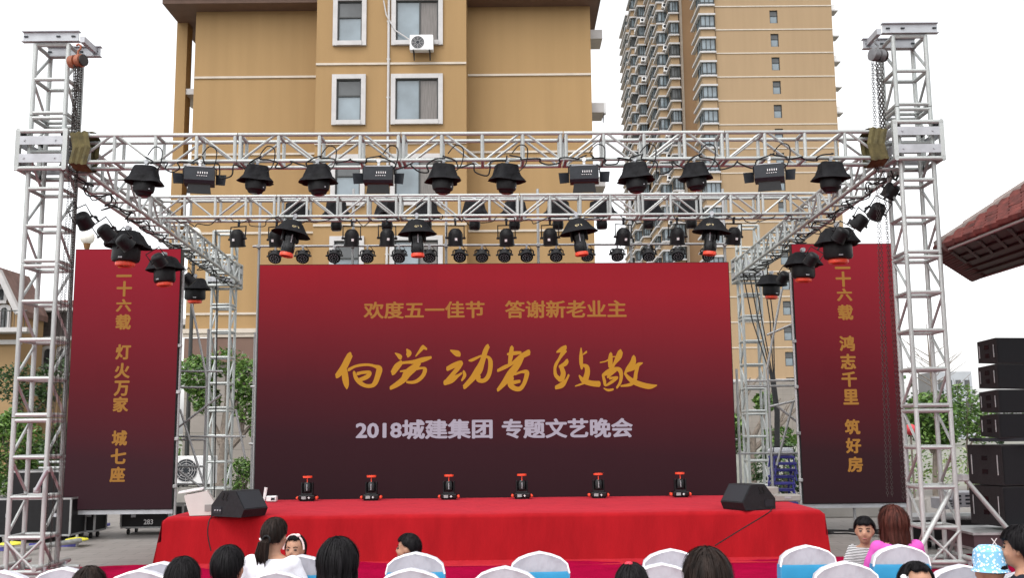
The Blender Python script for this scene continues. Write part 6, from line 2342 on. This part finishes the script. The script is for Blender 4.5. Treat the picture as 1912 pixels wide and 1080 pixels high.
    for i in range(NA):
        a = 2 * math.pi * i / NA
        zl_ = hairline(a)
        dx, dy = math.sin(a), math.cos(a)
        low = max(-1, zl_)
        th1 = math.acos(max(-.98, min(.98, max(low, -.45 if style['hang'] else -1))))
        for j in range(NR + 1):
            f = j / NR
            drop = 0
            if style['hang'] and low < -.45:
                if f < .6: th_ = th1 * f / .6
                else: th_, drop = th1, (f - .6) / .4 * (-.45 - zl_) * rz_
            else:
                th_ = th1 * f
            vol = style['vol'] * hs * (1.0 + .35 * math.sin(a * 11 + 3 * f) * f + .25 * math.sin(a * 23 + 1)) * (.9 if j < NR else .25)
            vol += style['flare'] * hs * math.sin(min(1, f) * math.pi * .5) * (.5 + .5 * (1 if dy < .3 else 0))
            st_ = math.sin(th_)
            p = C + V((dx * st_ * (rx + vol), dy * st_ * (ry + vol), math.cos(th_) * (rz_ + vol * .9) - drop))
            if drop: p += V((dx * .006 * math.sin(a * 9) - p.x * .10 * drop / .3, -.012 * drop / .2, .006 * math.sin(a * 17)))
            vs.append(p)
    for i in range(NA):
        i2 = (i + 1) % NA
        for j in range(NR): fs.append((i * (NR + 1) + j, i * (NR + 1) + j + 1, i2 * (NR + 1) + j + 1, i2 * (NR + 1) + j))
    b = MB(); b.add(vs, fs, Mh)
    # separate locks break up the edge
    for q in range(style.get('locks', 420)):
        i = rr.randrange(NA); a0 = rr.uniform(-.5, .5)
        j0 = rr.randrange(2, NR - 4)
        j1 = NR if rr.random() < .6 else min(NR, j0 + 5)
        col_ = [vs[i * (NR + 1) + j] for j in range(j0, j1 + 1)]
        if len(col_) < 3: continue
        off = rr.uniform(.001, .007) * hs
        sw_ = rr.uniform(.0015, .004) * hs
        mess = style.get('messy', 0)
        tang = V((math.cos(2 * math.pi * i / NA), -math.sin(2 * math.pi * i / NA), 0))
        lock = []
        for m_, p in enumerate(col_):
            f = m_ / (len(col_) - 1)
            nn_ = (p - C).normalized()
            lock.append((p + nn_ * off * (.4 + f) + tang * (a0 * .012 + .004 * math.sin(f * 3 + q) + mess * .028 * a0 * f * f) + nn_ * mess * .018 * abs(a0) * f, sw_ * (1 - f * .85)))
        e = lock[-1][0] + V((rr.uniform(-.004, .004), rr.uniform(-.004, .004), -rr.uniform(.002, .014))) * hs
        lock.append((e, .0003))
        lv = [p - tang * w_ for p, w_ in lock] + [p + tang * w_ for p, w_ in lock]
        n_ = len(lock)
        b.add(lv, [(m_, m_ + 1, n_ + m_ + 1, n_ + m_) for m_ in range(n_ - 1)], Mh)
    if hair.get('pony'):
        pz0 = C + V((0, -.10 * hs, -.03 * hs))
        for q in range(46):
            ox, oy = rr.uniform(-.03, .03), rr.uniform(-.02, .02)
            L_ = rr.uniform(.13, .185)
            pts = [pz0 + V((ox * .4, oy * .4 + .012, 0)), pz0 + V((ox * .9 - .01, -.035 + oy, -.02)), pz0 + V((ox * 1.3 - .025, -.035 + oy, -L_ * .55)), pz0 + V((ox * 1.1 - .03, -.015 + oy, -L_))]
            b.tube(pts, [.010, .013, .011, .002], 5, False, Mh)
    b.build('hair', hairm, t)
    if hair.get('pony'):
        b = MB(); b.tube([(C + V((.026 * math.cos(a * .524), -.115 * hs + .0, -.03 * hs + .026 * math.sin(a * .524)))) for a in range(12)], .008, 6, True, Mh); b.build('hair_tie', BLACK, t)
    if face:
        for s in (-1, 1):
            b = MB(); b.ell((s * .031 * hs, .0765 * hs, .002 * hs), (.014 * hs, .013 * hs, .0068 * hs), 12, 8, Mh); b.build('eye', mat('eye', (.02, .013, .01), .15, 0, .1), t)
            b = MB(); b.tube([Mh @ V((s * x_ * hs, y_ * hs, z_ * hs)) for x_, y_, z_ in ((.014, .083, .020), (.031, .079, .026), (.048, .066, .021))], .0032 * hs, 5); b.build('eyebrow', HAIRD, t)
        b = MB(); b.ell((0, .0835 * hs, -.062 * hs), (.021 * hs, .007 * hs, .0062 * hs), 12, 6, Mh); b.build('lips', mat('lips', (.30, .10, .085), .5, 0, .1), t)
    if hair.get('band'):
        b = MB(); b.tube([(.086 * hs * math.cos(a * .1571), .030 * hs, .118 * hs * math.sin(a * .1571) - .0) for a in range(21)], .008, 6, False, Mh); b.ell((-.035 * hs, .036 * hs, .112 * hs), (.022, .010, .016), 10, 6, Mh); b.build('headband', mat('pale pink plastic', (.72, .55, .54), .4, 0, .05), t)
    if hair.get('clip'):
        b = MB(); cx_, cy_, cz_ = hair['clip'][:3]
        b.ell((cx_ * hs, cy_ * hs, cz_ * hs), (.022, .016, .014), 8, 6, Mh); b.build('hair_clip', hair['clip'][3], t)
    if hat:
        b = MB(); b.lathe([(.118 * hs, -.02), (.112 * hs, -.018), (.100 * hs, .0), (.104 * hs, .05), (.095 * hs, .095), (.06 * hs, .122), (.01, .126)], 26, Mh @ Matrix.Translation((0, -.005, .012)), lambda i, a: 1 + .02 * math.sin(a * 8 + i)); b.build('hat', hat, t)
    return t


DENIM = mat('dark denim', (.03, .04, .07), .9, 0, .15, 20)
WSH = mat('white shirt', (.66, .66, .70), .85, 0, .04, 6, .45, 5, .2, bdist=.05)
RSH = mat('red shirt', (.52, .008, .02), .85, 0, .08, 6, .45, 5, .2, bdist=.05)
PSH = mat('orchid pink shirt', (.56, .085, .38), .85, 0, .06, 6, .45, 5, .2, bdist=.05)
DSH = mat('dark navy shirt', (.012, .014, .022), .85, 0, .2, 8, .45, 5, .2, bdist=.05)
GSH = mat('grey shirt', (.16, .16, .17), .85, 0, .1, 8, .4, 12)
YSH = mat('pale yellow shirt', (.5, .45, .3), .85, 0, .1, 8, .4, 12)
STRP = stripes('black and white striped jersey', (.02, .02, .022), (.62, .62, .62), 26, 2, 1.2)
PATT = spots('black and white print', (.75, .75, .73), (.012, .012, .014), 55, .42)
HATM = spots('blue hat print', lin((122, 178, 214)), (.82, .86, .88), 60, .35)
WCLIP = bpy.data.materials['white plastic']
RCLIP = mat('red hair tie', (.6, .02, .05), .5)


def hd(px, py, Y): return at(px, py, Y, 0)


def sit(label, px, py, Y, yaw, hair, hairm, shirt, seat=True, **kw):
    p = hd(px, py, Y)
    t = person(label, p, yaw, p.z, hair, hairm, shirt, **kw)
    if seat:
        d = V((-math.sin(yaw), math.cos(yaw), 0))
        put_chair(p.x, p.y + .03, 'white covered chair under ' + seat, 0 if abs(yaw) < 1 else 0)
    return t


SHORT = dict(front=.42, side=.05, back=-.62, vol=.012)
sit('person in a white shirt with a brown ponytail, seen from behind', 512, 969, 7.15, -.25, dict(front=.5, side=.0, back=-.55, vol=.013, pony=True, clip=(-.06, -.075, -.02, WCLIP)), HAIRD, WSH, seat=None, sleeves='short')
sit('girl with a pale headband looking back at the camera over a chair', 553, 999, 8.35, math.pi - .15, dict(front=.62, side=-.3, back=-1.6, vol=.012, hang=1, band=True), HAIR, GSH, seat=None, face=True, hs=.98)
sit('boy with short black hair in a red shirt, seen from behind', 425, 1021, 5.25, -.1, SHORT, HAIR, RSH, 'the boy in the red shirt', hs=.95)
sit('boy with short black hair left of the boy in red', 341, 1043, 5.0, .1, SHORT, HAIR, DSH, 'the boy left of the boy in red', hs=.96)
sit('person of whom only the dark crown shows at the lower left', 166, 1061, 5.1, .15, SHORT, HAIRD, GSH, 'the leftmost dark crown', hs=.95)
sit('person with a black bob in a black and white patterned top', 630, 1009, 5.2, -.1, dict(front=.45, side=-1.15, back=-1.25, vol=.020, hang=1, flare=.012, locks=500), HAIR, PATT, 'the person with the bob')
sit('boy in profile facing left in the front row', 766, 998, 8.5, 1.45, SHORT, HAIR, DSH, None, hs=.98, face=True)
sit('girl with black hair and a red hair tie at the bottom centre', 1178, 1055, 5.2, -.25, dict(front=.5, side=-.4, back=-.9, vol=.014, clip=(-.01, -.03, .118, RCLIP)), HAIR, YSH, 'the girl with the red hair tie', hs=.95)
sit('large dark head of a person close to the camera, right of centre', 1320, 1026, 3.75, .05, dict(front=.5, side=.05, back=-.6, vol=.012, locks=700), HAIRD, GSH, 'the large dark head', hs=1.0)
p_ = hd(1613, 966, 8.35)
person('small child in a striped jersey standing and looking at the camera', p_, math.pi - .35, p_.z, dict(front=.38, side=.0, back=-.6, vol=.014), HAIR, STRP, hs=.92, standing=True, face=True, sleeves='long')
sit('person in an orchid pink top with long red brown hair, seen from behind', 1668, 948, 7.9, .12, dict(front=.45, side=-1.9, back=-1.75, vol=.022, hang=1, flare=.016, locks=1100, messy=1), HAIRB, PSH, None, sleeves='long', hs=1.0)
sit('girl with a white hair clip facing the camera at the bottom right', 1707, 1051, 5.1, math.pi + .1, dict(front=.66, side=-.3, back=-.8, vol=.012, clip=(.075, .02, .05, WCLIP)), HAIR, YSH, 'the girl with the white hair clip', hs=.97, face=True)
sit('person in dark clothes turned left at the right picture edge', 1908, 985, 5.9, .95, dict(front=.25, side=-.25, back=-1.0, vol=.018), HAIR, DSH, 'the person at the right picture edge', face=True, sleeves='long', hs=1.0)
sit('toddler in a blue and white spotted hat at the lower right', 1852, 1030, 6.0, .6, dict(front=.5, side=.2, back=-.3, vol=.004, locks=20), HAIR, DSH, None, hs=.9, hat=HATM)
